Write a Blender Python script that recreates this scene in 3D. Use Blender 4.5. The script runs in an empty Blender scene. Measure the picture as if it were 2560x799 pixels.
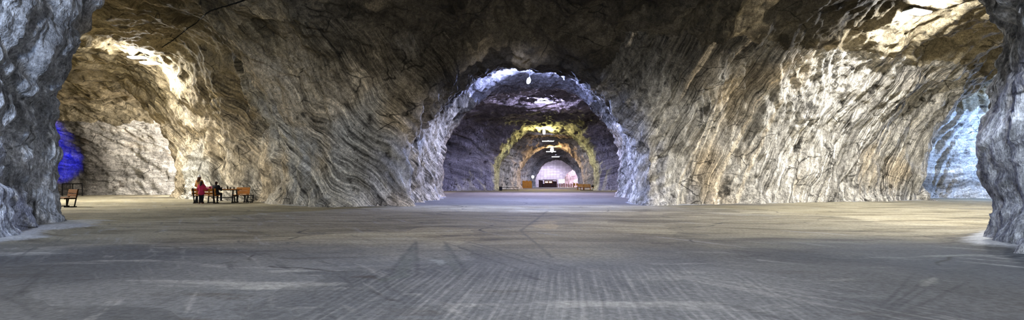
import bpy, bmesh, math, random
import numpy as np
from mathutils import Vector, Matrix
from mathutils.bvhtree import BVHTree

random.seed(7)
SC = bpy.context.scene
COL = SC.collection
FOC = 1280.0          # focal length in pixels of the 2560 wide frame
CX, HY, EYE = 1280.0, 458.0, 1.2


def px(u, v, depth):
    """photo pixel + distance along the view axis -> point in metres"""
    return Vector(((u - CX) / FOC * depth, depth, EYE + (HY - v) / FOC * depth))


def gx(u, depth):
    return (u - CX) / FOC * depth


# ------------------------------------------------------------------ naming
def tag(o, label=None, cat=None, group=None, kind=None):
    if label: o['label'] = label
    if cat: o['category'] = cat
    if group: o['group'] = group
    if kind: o['kind'] = kind
    return o


def empty(name, loc, rz=0.0, label=None, cat=None, group=None):
    o = bpy.data.objects.new(name, None)
    o.empty_display_size = 0.2
    COL.objects.link(o)
    o.location = loc
    o.rotation_euler = (0, 0, rz)
    return tag(o, label, cat, group)


def copy_tree(o, parent=None):
    c = o.copy()
    COL.objects.link(c)
    if parent is not None:
        c.parent = parent
    for ch in list(o.children):
        copy_tree(ch, c)
    return c


def link_mesh(name, verts, faces, mat, parent=None, smooth=False):
    me = bpy.data.meshes.new(name)
    me.from_pydata([tuple(v) for v in verts], [], faces)
    me.update()
    if smooth:
        me.polygons.foreach_set('use_smooth', [True] * len(me.polygons))
    if mat: me.materials.append(mat)
    o = bpy.data.objects.new(name, me)
    COL.objects.link(o)
    if parent is not None: o.parent = parent
    return o


class MB:
    """collects shapes into one mesh"""
    def __init__(self): self.bm = bmesh.new()

    def box(self, c, s, rot=None, bevel=0.0):
        r = bmesh.ops.create_cube(self.bm, size=1.0)
        vs = r['verts']
        M = Matrix.Translation(c) @ (rot.to_4x4() if rot else Matrix.Identity(4)) @ Matrix.Diagonal((s[0], s[1], s[2], 1))
        bmesh.ops.transform(self.bm, matrix=M, verts=vs)
        if bevel > 0:
            es = list({e for v in vs for e in v.link_edges})
            bmesh.ops.bevel(self.bm, geom=es, offset=bevel, segments=2, affect='EDGES', profile=0.5)
        return self

    def bar(self, a, b, w, h=None, up=(0, 0, 1), bevel=0.0):
        """rectangular bar from a to b; w across, h along 'up'"""
        a, b = Vector(a), Vector(b)
        h = h or w
        d = (b - a)
        L = d.length
        d.normalize()
        u = Vector(up)
        if abs(d.dot(u)) > 0.98: u = Vector((0, 1, 0))
        s = d.cross(u).normalized()
        u = s.cross(d).normalized()
        R = Matrix((s, d, u)).transposed()
        return self.box((a + b) / 2, (w, L, h), R, bevel)

    def tube(self, pts, r, seg=8, caps=True):
        pts = [Vector(p) for p in pts]
        rr = r if isinstance(r, (list, tuple)) else [r] * len(pts)
        rings = []
        for i, p in enumerate(pts):
            d = (pts[min(i + 1, len(pts) - 1)] - pts[max(i - 1, 0)]).normalized()
            u = Vector((0, 0, 1)) if abs(d.z) < 0.9 else Vector((0, 1, 0))
            s = d.cross(u).normalized()
            u = s.cross(d).normalized()
            rings.append([self.bm.verts.new(p + (s * math.cos(2 * math.pi * k / seg) + u * math.sin(2 * math.pi * k / seg)) * rr[i]) for k in range(seg)])
        for i in range(len(rings) - 1):
            for k in range(seg):
                self.bm.faces.new((rings[i][k], rings[i][(k + 1) % seg], rings[i + 1][(k + 1) % seg], rings[i + 1][k]))
        if caps:
            self.bm.faces.new(list(reversed(rings[0])))
            self.bm.faces.new(rings[-1])
        return self

    def lathe(self, prof, c=(0, 0, 0), seg=20, rot=None):
        """prof: list of (radius, z)"""
        c = Vector(c)
        rings = []
        for (r, z) in prof:
            ring = []
            for k in range(seg):
                p = Vector((r * math.cos(2 * math.pi * k / seg), r * math.sin(2 * math.pi * k / seg), z))
                if rot: p = rot @ p
                ring.append(self.bm.verts.new(c + p))
            rings.append(ring)
        for i in range(len(rings) - 1):
            for k in range(seg):
                self.bm.faces.new((rings[i][k], rings[i][(k + 1) % seg], rings[i + 1][(k + 1) % seg], rings[i + 1][k]))
        if prof[0][0] > 1e-5: self.bm.faces.new(list(reversed(rings[0])))
        if prof[-1][0] > 1e-5: self.bm.faces.new(rings[-1])
        return self

    def build(self, name, mat, parent=None, smooth=False):
        bmesh.ops.recalc_face_normals(self.bm, faces=self.bm.faces)
        me = bpy.data.meshes.new(name)
        self.bm.to_mesh(me)
        self.bm.free()
        if smooth:
            me.polygons.foreach_set('use_smooth', [True] * len(me.polygons))
        me.materials.append(mat)
        o = bpy.data.objects.new(name, me)
        COL.objects.link(o)
        if parent is not None: o.parent = parent
        return o


# ------------------------------------------------------------------ noise
_rng = np.random.RandomState(11)
_T = _rng.rand(64, 64, 64).astype(np.float32) * 2 - 1


def vn(p, seed=0):
    """smooth value noise, p (N,3) -> (N,) in about -1..1"""
    p = np.asarray(p, np.float32) + np.float32(seed * 17.31)
    i = np.floor(p)
    f = p - i
    f = f * f * f * (f * (f * 6 - 15) + 10)
    i = i.astype(np.int32)
    x0, y0, z0 = i[:, 0] & 63, i[:, 1] & 63, i[:, 2] & 63
    x1, y1, z1 = (x0 + 1) & 63, (y0 + 1) & 63, (z0 + 1) & 63
    fx, fy, fz = f[:, 0], f[:, 1], f[:, 2]
    a = _T[x0, y0, z0] * (1 - fx) + _T[x1, y0, z0] * fx
    b = _T[x0, y1, z0] * (1 - fx) + _T[x1, y1, z0] * fx
    c = _T[x0, y0, z1] * (1 - fx) + _T[x1, y0, z1] * fx
    d = _T[x0, y1, z1] * (1 - fx) + _T[x1, y1, z1] * fx
    return (a * (1 - fy) + b * fy) * (1 - fz) + (c * (1 - fy) + d * fy) * fz


def fbm(p, octv=4, seed=0, gain=0.5):
    p = np.asarray(p, np.float32)
    s, a = 0, 1.0
    for k in range(octv):
        s = s + a * vn(p * (2.03 ** k), seed + k)
        a *= gain
    return s


def surfnet(f, org, h):
    """naive surface nets; f > 0 is solid; faces look into the empty side"""
    s = f > 0
    nx, ny, nz = f.shape
    cnt = np.zeros((nx - 1, ny - 1, nz - 1), np.uint8)
    for dx in (0, 1):
        for dy in (0, 1):
            for dz in (0, 1):
                cnt += s[dx:nx - 1 + dx, dy:ny - 1 + dy, dz:nz - 1 + dz]
    act = (cnt > 0) & (cnt < 8)
    del cnt
    ci, cj, ck = np.nonzero(act)
    idx = np.full(act.shape, -1, np.int32)
    idx[ci, cj, ck] = np.arange(len(ci))
    co = [(dx, dy, dz) for dx in (0, 1) for dy in (0, 1) for dz in (0, 1)]
    val = {c: f[ci + c[0], cj + c[1], ck + c[2]] for c in co}
    acc = np.zeros((len(ci), 3), np.float32)
    n = np.zeros(len(ci), np.float32)
    for a in co:
        for ax in range(3):
            if a[ax] == 0:
                b = list(a); b[ax] = 1; b = tuple(b)
                fa, fb = val[a], val[b]
                m = (fa > 0) != (fb > 0)
                t = np.where(m, fa / np.where(m, fa - fb, 1), 0)
                pt = np.zeros((len(ci), 3), np.float32) + np.array(a, np.float32)
                pt[:, ax] = t
                acc += pt * m[:, None]
                n += m
    P = np.stack([ci, cj, ck], 1).astype(np.float32) + acc / n[:, None]
    P = P * h + np.array(org, np.float32)
    quads = []
    for ax in range(3):
        sl0 = [slice(None)] * 3; sl1 = [slice(None)] * 3
        sl0[ax] = slice(0, -1); sl1[ax] = slice(1, None)
        e = s[tuple(sl0)] != s[tuple(sl1)]
        i, j, k = np.nonzero(e)
        q = [i, j, k]
        o1, o2 = [(1, 2), (2, 0), (0, 1)][ax]
        lim = act.shape
        ok = (q[o1] >= 1) & (q[o2] >= 1) & (q[o1] < lim[o1]) & (q[o2] < lim[o2])
        q = [c[ok] for c in q]
        sol = s[q[0], q[1], q[2]]
        def cell(d1, d2):
            c = [q[0].copy(), q[1].copy(), q[2].copy()]
            c[o1] = c[o1] - d1; c[o2] = c[o2] - d2
            return idx[c[0], c[1], c[2]]
        Q = np.stack([cell(1, 1), cell(0, 1), cell(0, 0), cell(1, 0)], 1)
        Q[~sol] = Q[~sol][:, ::-1]
        quads.append(Q)
    return P, np.concatenate(quads).astype(np.int32)


def vert_normals(P, Q):
    a = P[Q[:, 2]] - P[Q[:, 0]]
    b = P[Q[:, 3]] - P[Q[:, 1]]
    fn = np.cross(a, b)
    N = np.zeros_like(P)
    for c in range(4):
        for d in range(3):
            N[:, d] += np.bincount(Q[:, c], fn[:, d], len(P)).astype(np.float32)
    N /= np.maximum(np.linalg.norm(N, axis=1, keepdims=True), 1e-9)
    return N, fn / np.maximum(np.linalg.norm(fn, axis=1, keepdims=True), 1e-9)


def np_mesh(name, P, Q, mat, N=None, parent=None):
    """fast mesh from numpy quads"""
    me = bpy.data.meshes.new(name)
    me.vertices.add(len(P))
    me.vertices.foreach_set('co', np.ascontiguousarray(P, np.float32).ravel())
    me.loops.add(len(Q) * 4)
    me.loops.foreach_set('vertex_index', np.ascontiguousarray(Q, np.int32).ravel())
    me.polygons.add(len(Q))
    me.polygons.foreach_set('loop_start', np.arange(0, len(Q) * 4, 4, dtype=np.int32))
    me.polygons.foreach_set('use_smooth', np.ones(len(Q), bool))
    me.update(calc_edges=True)
    if N is not None:
        me.normals_split_custom_set_from_vertices([tuple(n) for n in N.tolist()])
    if mat: me.materials.append(mat)
    o = bpy.data.objects.new(name, me)
    COL.objects.link(o)
    if parent is not None: o.parent = parent
    return o


# ------------------------------------------------------------------ materials
def lin(c):
    """sRGB 0-255 -> linear"""
    r = []
    for v in c:
        v /= 255.0
        r.append(v / 12.92 if v <= 0.04045 else ((v + 0.055) / 1.055) ** 2.4)
    return (*r, 1.0)


class NT:
    """small helper for building node trees"""
    def __init__(self, name):
        self.m = bpy.data.materials.new(name)
        self.m.use_nodes = True
        self.t = self.m.node_tree
        self.t.nodes.clear()
        self.out = self.t.nodes.new('ShaderNodeOutputMaterial')
        self.bsdf = self.t.nodes.new('ShaderNodeBsdfPrincipled')
        self.t.links.new(self.bsdf.outputs[0], self.out.inputs[0])
        self.bsdf.inputs['Specular IOR Level'].default_value = 0.2

    def set(self, sock, v):
        if isinstance(v, bpy.types.NodeSocket): self.t.links.new(v, sock)
        elif v is not None: sock.default_value = v

    def coord(self, kind='Object'):
        return self.t.nodes.new('ShaderNodeTexCoord').outputs[kind]

    def math(self, op, a, b=None, c=None, clamp=False):
        n = self.t.nodes.new('ShaderNodeMath'); n.operation = op; n.use_clamp = clamp
        self.set(n.inputs[0], a)
        if b is not None: self.set(n.inputs[1], b)
        if c is not None: self.set(n.inputs[2], c)
        return n.outputs[0]

    def vmath(self, op, a, b=None, scale=None):
        n = self.t.nodes.new('ShaderNodeVectorMath'); n.operation = op
        self.set(n.inputs[0], a)
        if b is not None: self.set(n.inputs[1], b)
        if scale is not None: self.set(n.inputs['Scale'], scale)
        return n.outputs[0]

    def sep(self, v):
        n = self.t.nodes.new('ShaderNodeSeparateXYZ'); self.set(n.inputs[0], v)
        return n.outputs[0], n.outputs[1], n.outputs[2]

    def com(self, x, y, z):
        n = self.t.nodes.new('ShaderNodeCombineXYZ')
        for i, v in enumerate((x, y, z)): self.set(n.inputs[i], v)
        return n.outputs[0]

    def noise(self, vec, scale=1.0, detail=4, rough=0.55, dist=0.0, out=0):
        n = self.t.nodes.new('ShaderNodeTexNoise')
        self.set(n.inputs['Vector'], vec)
        n.inputs['Scale'].default_value = scale
        n.inputs['Detail'].default_value = detail
        n.inputs['Roughness'].default_value = rough
        n.inputs['Distortion'].default_value = dist
        return n.outputs[out]

    def voro(self, vec, scale, feature='F1', out='Distance', rand=1.0):
        n = self.t.nodes.new('ShaderNodeTexVoronoi'); n.feature = feature
        self.set(n.inputs['Vector'], vec)
        n.inputs['Scale'].default_value = scale
        n.inputs['Randomness'].default_value = rand
        return n.outputs[out]

    def wave(self, vec, scale, dist=0, detail=2, dscale=1):
        n = self.t.nodes.new('ShaderNodeTexWave')
        self.set(n.inputs['Vector'], vec)
        n.inputs['Scale'].default_value = scale
        n.inputs['Distortion'].default_value = dist
        n.inputs['Detail'].default_value = detail
        n.inputs['Detail Scale'].default_value = dscale
        return n.outputs['Fac']

    def mapr(self, v, a, b, c=0.0, d=1.0, smooth=True):
        n = self.t.nodes.new('ShaderNodeMapRange')
        n.interpolation_type = 'SMOOTHSTEP' if smooth else 'LINEAR'
        self.set(n.inputs['Value'], v)
        for k, x in (('From Min', a), ('From Max', b), ('To Min', c), ('To Max', d)):
            self.set(n.inputs[k], x)
        return n.outputs[0]

    def mix(self, f, a, b, blend='MIX'):
        n = self.t.nodes.new('ShaderNodeMix'); n.data_type = 'RGBA'; n.blend_type = blend
        self.set(n.inputs['Factor'], f)
        self.set(n.inputs['A'], a) if False else None
        A = [s for s in n.inputs if s.name == 'A' and s.type == 'RGBA'][0]
        B = [s for s in n.inputs if s.name == 'B' and s.type == 'RGBA'][0]
        self.set(A, a); self.set(B, b)
        return [s for s in n.outputs if s.type == 'RGBA'][0]

    def bump(self, h, strength=1.0, dist=0.1, normal=None):
        n = self.t.nodes.new('ShaderNodeBump')
        n.inputs['Strength'].default_value = strength
        n.inputs['Distance'].default_value = dist
        self.set(n.inputs['Height'], h)
        if normal is not None: self.set(n.inputs['Normal'], normal)
        return n.outputs[0]

    def done(self, color=None, rough=0.85, normal=None, metal=0.0):
        self.set(self.bsdf.inputs['Base Color'], color)
        self.set(self.bsdf.inputs['Roughness'], rough)
        self.set(self.bsdf.inputs['Metallic'], metal)
        if normal is not None: self.set(self.bsdf.inputs['Normal'], normal)
        return self.m


def simple(name, col, rough=0.6, metal=0.0, var=0.25, scale=8.0, bump=0.0, stretch=(1, 1, 1)):
    n = NT(name)
    v = n.vmath('MULTIPLY', n.coord(), stretch)
    f = n.noise(v, scale, 4, 0.6)
    c = lin(col)
    dk = tuple(x * (1 - var) for x in c[:3]) + (1,)
    lt = tuple(min(1, x * (1 + var)) for x in c[:3]) + (1,)
    colr = n.mix(n.mapr(f, 0.3, 0.7), dk, lt)
    nm = n.bump(f, 0.6, bump) if bump else None
    return n.done(colr, rough, nm, metal)


def glow(name, col, strength):
    n = NT(name)
    n.bsdf.inputs['Base Color'].default_value = (0.8, 0.8, 0.8, 1)
    n.bsdf.inputs['Emission Color'].default_value = col
    n.bsdf.inputs['Emission Strength'].default_value = strength
    return n.m


def rock_material(name, c_grey, c_tan, c_brown, c_dark, tan_amt=0.1, fold=4.0, kx=0.75, ky=0.35, along=0.30, freq=3.4,
                  streak=1.0, pickamt=0.5, hi=(6.0, 11.0), crack_amt=0.8, bed=0.0, dist=0.30, rough_lump=0.45, brown_max=0.85, painted_shade=False, stain=None, spot=(0.30, 0.41)):
    """layered rock salt: folded strata, tool marks, cracks, dark seams and optional painted shade"""
    n = NT(name)
    P = n.coord()
    def att(nm, out):
        q = n.t.nodes.new('ShaderNodeAttribute'); q.attribute_name = nm
        return q.outputs[out]
    w = n.vmath('SCALE', att('warp', 'Vector'), scale=fold)
    w2 = n.vmath('SCALE', n.vmath('SUBTRACT', n.noise(P, 0.8, 1, 0.6, out=1), (0.5, 0.5, 0.5)), scale=0.35)
    PW = n.vmath('ADD', n.vmath('ADD', P, w), w2)
    x, y, z = n.sep(PW)
    dx = n.math('SUBTRACT', x, 3.0)
    ax = n.math('SQRT', n.math('ADD', n.math('MULTIPLY', dx, dx), 6.0))
    s = n.math('SUBTRACT', z, n.math('MULTIPLY', ax, kx))
    s = n.math('ADD', s, n.math('MULTIPLY', y, ky))
    t = n.math('ADD', n.math('ADD', x, n.math('MULTIPLY', y, 0.5)), n.math('MULTIPLY', z, -0.6))
    def layer(f, al, det, rg, off=0.0):
        return n.noise(n.com(n.math('MULTIPLY', s, f), n.math('MULTIPLY', t, al), n.math('MULTIPLY_ADD', y, al, off)), 1.0, det, rg)
    broad = layer(0.75, 0.10, 3, 0.55, 3.0)
    lines = layer(freq, along, 4, 0.62)
    fine = layer(freq * 3.1, along * 1.5, 2, 0.6, 9.0)
    vp = n.vmath('MULTIPLY', n.vmath('ADD', P, n.vmath('SCALE', w, scale=0.25)), (4.2, 4.2, 0.40))
    pick = n.noise(vp, 1.0, 4, 0.62)
    lump = n.noise(P, 0.8, 6, 0.62)
    grit = n.noise(P, 6.0, 3, 0.72)
    big = att('big', 'Fac')
    med = att('med', 'Fac')
    smask = n.mapr(med, 0.40, 0.58, 0.25, 1.0)
    ed = n.voro(n.vmath('ADD', n.vmath('MULTIPLY', PW, (0.8, 0.8, 1.5)), n.vmath('SCALE', w2, scale=1.2)), 0.5, 'DISTANCE_TO_EDGE')
    crack = n.math('MULTIPLY', n.mapr(ed, 0.002, 0.026, 1.0, 0.0), n.mapr(n.noise(P, 0.5, 2, 0.6), 0.50, 0.60))
    # rock types
    col = n.mix(n.mapr(big, 0.60 - tan_amt, 0.72 - tan_amt), c_grey, c_tan)
    hz = n.math('ADD', z, n.math('MULTIPLY', n.math('SUBTRACT', med, 0.5), 8.0))
    hz = n.math('ADD', hz, n.math('MULTIPLY', n.math('SUBTRACT', lines, 0.5), 5.0))
    col = n.mix(n.mapr(hz, hi[0], hi[1], 0.0, brown_max), col, c_brown)
    if stain:
        # dark, wet looking rock around one end of the face
        q = n.math('ADD', x, n.math('MULTIPLY', n.math('SUBTRACT', med, 0.5), 6.0))
        col = n.mix(n.mapr(q, stain[0], stain[1], 0.88, 0.0), col, lin((62, 58, 54)))
    if painted_shade:
        # shade painted over the middle of the hall, fading out along both wings
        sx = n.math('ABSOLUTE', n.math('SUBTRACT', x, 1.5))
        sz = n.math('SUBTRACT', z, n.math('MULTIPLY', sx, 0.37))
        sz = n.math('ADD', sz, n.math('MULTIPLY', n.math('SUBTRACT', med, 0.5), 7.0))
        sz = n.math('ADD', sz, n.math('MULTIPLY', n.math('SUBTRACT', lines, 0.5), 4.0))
        col = n.mix(n.mapr(sz, 1.6, 5.6, 0.0, 0.92), col, SHADE_TONE)
    iron = n.math('MULTIPLY', n.mapr(broad, 0.56, 0.66, 0.0, 0.55), n.mapr(big, 0.45, 0.55))
    col = n.mix(iron, col, c_tan)
    # seams darker and lighter than the body
    def mul(c, v): return n.vmath('MULTIPLY', c, n.com(v, v, v))
    def contrast(v, lo, hi_, a, b, mask):
        r = n.mapr(v, lo, hi_, a, b, smooth=False)
        return n.math('MULTIPLY_ADD', n.math('SUBTRACT', r, 1.0), mask, 1.0) if mask is not None else r
    sm = n.math('MULTIPLY', smask, streak)
    col = mul(col, contrast(lines, 0.34, 0.66, 0.30, 1.65, sm))
    col = mul(col, contrast(fine, 0.34, 0.66, 0.60, 1.40, sm))
    col = mul(col, contrast(broad, 0.34, 0.66, 0.60, 1.35, None))
    pm = n.math('MULTIPLY', n.math('SUBTRACT', 1.25, smask), pickamt)
    col = mul(col, contrast(pick, 0.34, 0.66, 0.35, 1.6, pm))
    col = n.mix(n.mapr(lump, spot[0], spot[1], 0.85, 0.0), col, c_dark)  # hollows of the relief coloured dark, their shade put into the colour
    if bed > 0:
        bl = n.noise(n.vmath('MULTIPLY', n.vmath('ADD', P, n.vmath('SCALE', w2, scale=1.4)), (0.5, 0.5, 5.0)), 1.0, 4, 0.65)
        col = mul(col, contrast(bl, 0.34, 0.62, 1 - 0.6 * bed, 1 + 0.3 * bed, None))
    col = n.mix(n.math('MULTIPLY', crack, crack_amt), col, (0.010, 0.009, 0.007, 1))
    col = mul(col, n.mapr(grit, 0.3, 0.7, 0.55, 1.45, smooth=False))
    speck = n.noise(n.vmath('MULTIPLY', P, (1, 1, 0.6)), 24.0, 2, 0.7)
    col = mul(col, n.mapr(speck, 0.32, 0.68, 0.62, 1.38, smooth=False))
    pits = n.mapr(n.voro(n.vmath('ADD', n.vmath('MULTIPLY', P, (1, 1, 0.7)), w2), 2.3, 'F1'), 0.05, 0.16, 1.0, 0.0)
    col = n.mix(n.math('MULTIPLY', pits, n.mapr(med, 0.46, 0.56, 0.0, 0.8)), col, c_dark)
    # relief
    h = n.math('MULTIPLY', lump, rough_lump)
    h = n.math('ADD', h, n.math('MULTIPLY', n.math('MULTIPLY', lines, sm), 0.42))
    h = n.math('ADD', h, n.math('MULTIPLY', n.math('MULTIPLY', fine, sm), 0.12))
    h = n.math('ADD', h, n.math('MULTIPLY', broad, 0.5))
    h = n.math('ADD', h, n.math('MULTIPLY', n.math('MULTIPLY', pick, pm), 0.5))
    h = n.math('ADD', h, n.math('MULTIPLY', grit, 0.17))
    nm = n.bump(h, 1.0, dist)
    n.bsdf.inputs['Specular IOR Level'].default_value = 0.12
    return n.done(col, 0.85, nm)


GREY = lin((168, 164, 154)); TAN = lin((170, 156, 132)); BROWN = lin((110, 98, 74)); DARK = lin((38, 35, 31)); SHADE_TONE = lin((50, 46, 39))
M = {}
M['rock_left'] = rock_material('rock_left', GREY, TAN, lin((112, 100, 74)), DARK, 0.20, 5.0, 0.85, pickamt=0.5, streak=1.2, hi=(4.6, 8.8), painted_shade=True, dist=0.22, rough_lump=0.34)
M['rock_right'] = rock_material('rock_right', lin((180, 174, 162)), lin((178, 162, 136)), lin((126, 110, 86)), DARK, 0.06, 3.0, 2.4, ky=0.15, pickamt=0.9, streak=1.2, hi=(7.5, 11.5), freq=2.4, painted_shade=True, spot=(0.33, 0.43), dist=0.24, rough_lump=0.36)
M['rock_ceiling'] = rock_material('rock_ceiling', lin((146, 135, 112)), lin((134, 121, 97)), lin((114, 103, 80)), DARK, 0.15, 4.0, -0.5, ky=1.0, freq=1.8, pickamt=0.1, hi=(7, 11), dist=0.2, painted_shade=True)
M['rock_pillar'] = rock_material('rock_pillar', lin((160, 163, 168)), lin((148, 142, 130)), lin((120, 112, 98)), DARK, 0.06, 3.0, 0.2, pickamt=0.9, streak=0.6, freq=2.0, hi=(9, 15), dist=0.27, rough_lump=0.6)
M['rock_tunnel'] = rock_material('rock_tunnel', lin((150, 150, 156)), lin((140, 132, 128)), lin((78, 72, 68)), DARK, 0.03, 3.0, 0.3, ky=0.1, pickamt=0.9, streak=0.5, hi=(6.0, 9.0))
M['rock_pale'] = rock_material('rock_pale', lin((196, 191, 183)), lin((184, 170, 150)), lin((140, 122, 98)), lin((80, 72, 62)), 0.08, 3.0, 0.12, ky=0.05, streak=0.5, pickamt=0.0, hi=(6.5, 10.5), bed=0.6, stain=(-43.5, -40.0))


# ------------------------------------------------------------------ the mine: plan of the pillars (metres)
PILLARS = {
    'wall_near_left': [(-11.4, 10.9), (-12.5, 13.3), (-13.65, 15.3), (-17.3, 17.5), (-30, 19), (-58, 20), (-58, 3), (-30, 3), (-13, 5)],
    'wall_near_right': [(8.8, 8.3), (9.8, 9.7), (10.7, 11.0), (13.5, 13.0), (28, 14), (46, 14), (46, 1), (28, 1), (11, 2)],
    'wall_left': [(-5.9, 27.4), (-8.9, 26.6), (-11.8, 28.0), (-15.2, 31.6), (-17.4, 34.4), (-20.8, 37.2), (-24.2, 39.6), (-30.3, 46), (-28.5, 50.5), (-31, 57), (-20, 58), (-7, 49), (-6.1, 45)],
    'wall_right': [(7.5, 28.4), (9.5, 28.9), (18.4, 32.6), (25, 35), (29.2, 36.6), (30.8, 42), (28, 50), (11.5, 50), (10, 46)],
    'wall_back_left': [(-58, 51), (-47, 52.6), (-37, 55.5), (-31, 57), (-30, 62), (-58, 62)],
    'wall_back_right': [(28, 44), (33.5, 42.4), (42, 40.5), (48, 38), (48, 62), (28, 62)],
    'wall_tunnel_left': [(-2.8, 85.5), (-2.2, 93), (-4.6, 94.5), (-4.4, 107), (1.3, 109), (1.8, 115), (0.2, 116.5), (0.4, 127), (4.0, 129), (4.4, 133), (3.2, 134.5), (3.4, 149), (6.4, 151), (6.9, 156), (-4, 158), (-4, 182), (-26, 182), (-26, 84), (-10, 82)],
    'wall_tunnel_right': [(14.4, 85.5), (15.2, 93), (17.6, 94.5), (17.8, 107), (15.6, 109), (16.0, 115), (17.9, 116.5), (18.2, 127), (17.2, 129), (17.6, 133), (19.2, 134.5), (20, 149), (19.6, 151), (20.1, 156), (31, 158), (31, 182), (44, 182), (44, 84), (24, 81)],
}
PNAMES = list(PILLARS)


def poly_sd(X, Y, poly):
    """signed distance to a polygon, negative inside"""
    d = np.full(X.shape, 1e9, np.float32)
    s = np.ones(X.shape, np.float32)
    n = len(poly)
    for i in range(n):
        ax, ay = poly[i]; bx, by = poly[i - 1]
        ex, ey = bx - ax, by - ay
        wx, wy = X - ax, Y - ay
        t = np.clip((wx * ex + wy * ey) / (ex * ex + ey * ey), 0, 1)
        d = np.minimum(d, (wx - ex * t) ** 2 + (wy - ey * t) ** 2)
        c1, c2, c3 = Y >= ay, Y < by, ex * wy > ey * wx
        flip = (c1 & c2 & c3) | (~c1 & ~c2 & ~c3)
        s[flip] *= -1
    return s * np.sqrt(d)


def sstep(v, a, b):
    t = np.clip((v - a) / (b - a), 0, 1)
    return t * t * (3 - 2 * t)


def plan(X, Y):
    """plan maps: distance to the nearest pillar, its index, ceiling height, vault spread"""
    shp = X.shape
    q = np.stack([X.ravel(), Y.ravel(), np.zeros(X.size, np.float32)], 1)
    wx = (fbm(q * 0.33, 3, 3) * 0.45).reshape(shp)
    wy = (fbm(q * 0.33, 3, 9) * 0.45).reshape(shp)
    D = np.stack([poly_sd(X + wx, Y + wy, PILLARS[k]) for k in PNAMES])
    which = D.argmin(0)
    d2 = D.min(0)
    roll = (fbm(q * 0.16, 3, 21)).reshape(shp)
    zc = 10.5 + 0.35 * roll
    axis = 0.8 + (Y - 27) * 0.096
    inside = sstep(11.5 - np.abs(X - axis), 0, 3) * sstep(Y, 24.5, 27.5)
    zt = np.interp(Y, [26, 28.5, 30.5, 34, 38, 47, 55, 80, 84, 92, 95, 106, 108.5, 114.5, 117, 126, 128.5, 132.5, 135, 148, 150.5, 156, 160, 190],
                   [9.4, 8.0, 7.9, 9.1, 9.9, 10.0, 11.0, 11.0, 10.9, 10.4, 11.0, 10.7, 9.1, 9.0, 9.9, 9.7, 8.7, 8.6, 9.3, 9.1, 8.3, 8.2, 9.6, 9.6])
    zt = zt + 0.18 * roll
    far = sstep(Y, 50, 60)
    inside = np.maximum(inside, far)
    zc = zc * (1 - inside) + zt * inside
    zc = zc - 1.7 * sstep(-X, 22, 26) * sstep(Y, 40, 49) * (1 - far)
    rp = sstep(X, 26, 30) * sstep(Y, 33, 38)
    zc = zc * (1 - rp) + (8.0 + 0.3 * roll) * rp
    R = np.full(shp, 6.5, np.float32)
    near = sstep(20 - Y, 0, 4)
    R = R - 2.5 * near
    R = R - (3.9 - 1.6 * sstep(Y, 40, 46)) * sstep(-X, 12, 19) * (1 - near)
    mouth = sstep(11 - np.abs(X - axis), 0, 3) * sstep(Y, 24, 28)
    R = R * (1 - mouth) + 5.0 * mouth
    R = R * (1 - rp) + 4.5 * rp
    return d2.astype(np.float32), which, zc.astype(np.float32), R.astype(np.float32)


def field(x, y, z, box):
    X, Y = np.meshgrid(x, y, indexing='ij')
    d2, which, zc, R = plan(X.astype(np.float32), Y.astype(np.float32))
    # closed outer limits of the mine
    lim = np.minimum(np.minimum(X - box[0], box[1] - X), np.minimum(Y - box[2], box[3] - Y))
    d2 = np.minimum(d2, lim.astype(np.float32))
    Z = z[None, None, :].astype(np.float32)
    zc3, d3, R3 = zc[:, :, None], d2[:, :, None], R[:, :, None]
    t = np.clip((Z - 2.3) / (zc3 + 0.2 - 2.3), 0, 1.05)
    fl = R3 * t ** 2.15
    b = np.clip(1 - Z / 1.3, 0, 1.4)
    fl += 0.38 * b * b
    a = fl - d3
    c = Z - zc3
    k = 1.1
    h = np.maximum(k - np.abs(a - c), 0) / k
    return np.maximum(a, c) + h * h * k * 0.25


def relief(P):
    """displacement of the rock face in metres"""
    P = P.astype(np.float32)
    wv = np.stack([fbm(P * 0.12, 2, 31), fbm(P * 0.12, 2, 37), fbm(P * 0.12, 2, 41)], 1) * 2.2
    Q = P + wv
    d = 0.24 * fbm(P * 0.35, 3, 1)
    rid = 1 - np.abs(fbm(P * 0.55 + 5, 3, 5))
    d += 0.13 * (rid - 0.6)
    ax = np.sqrt((Q[:, 0] - 3) ** 2 + 6)
    kx = np.where(Q[:, 0] < 0, 0.75, 1.9)
    s = Q[:, 2] - kx * ax + 0.35 * Q[:, 1]
    V = np.stack([s * 1.3, Q[:, 0] * 0.10, Q[:, 1] * 0.10], 1)
    st = fbm(V, 3, 51, 0.6)
    d += 0.16 * st
    V = np.stack([P[:, 0] * 1.7, P[:, 1] * 1.7, P[:, 2] * 0.3], 1)
    d += 0.10 * fbm(V, 3, 61, 0.6)
    # stepped slabs where rock has broken off
    m = fbm(Q * 0.45, 3, 71)
    d += 0.22 * (np.round(m * 2.2) / 2.2 - m * 0.4) * 0.6
    d += 0.05 * fbm(P * 2.6, 3, 81, 0.6)
    return d


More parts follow.
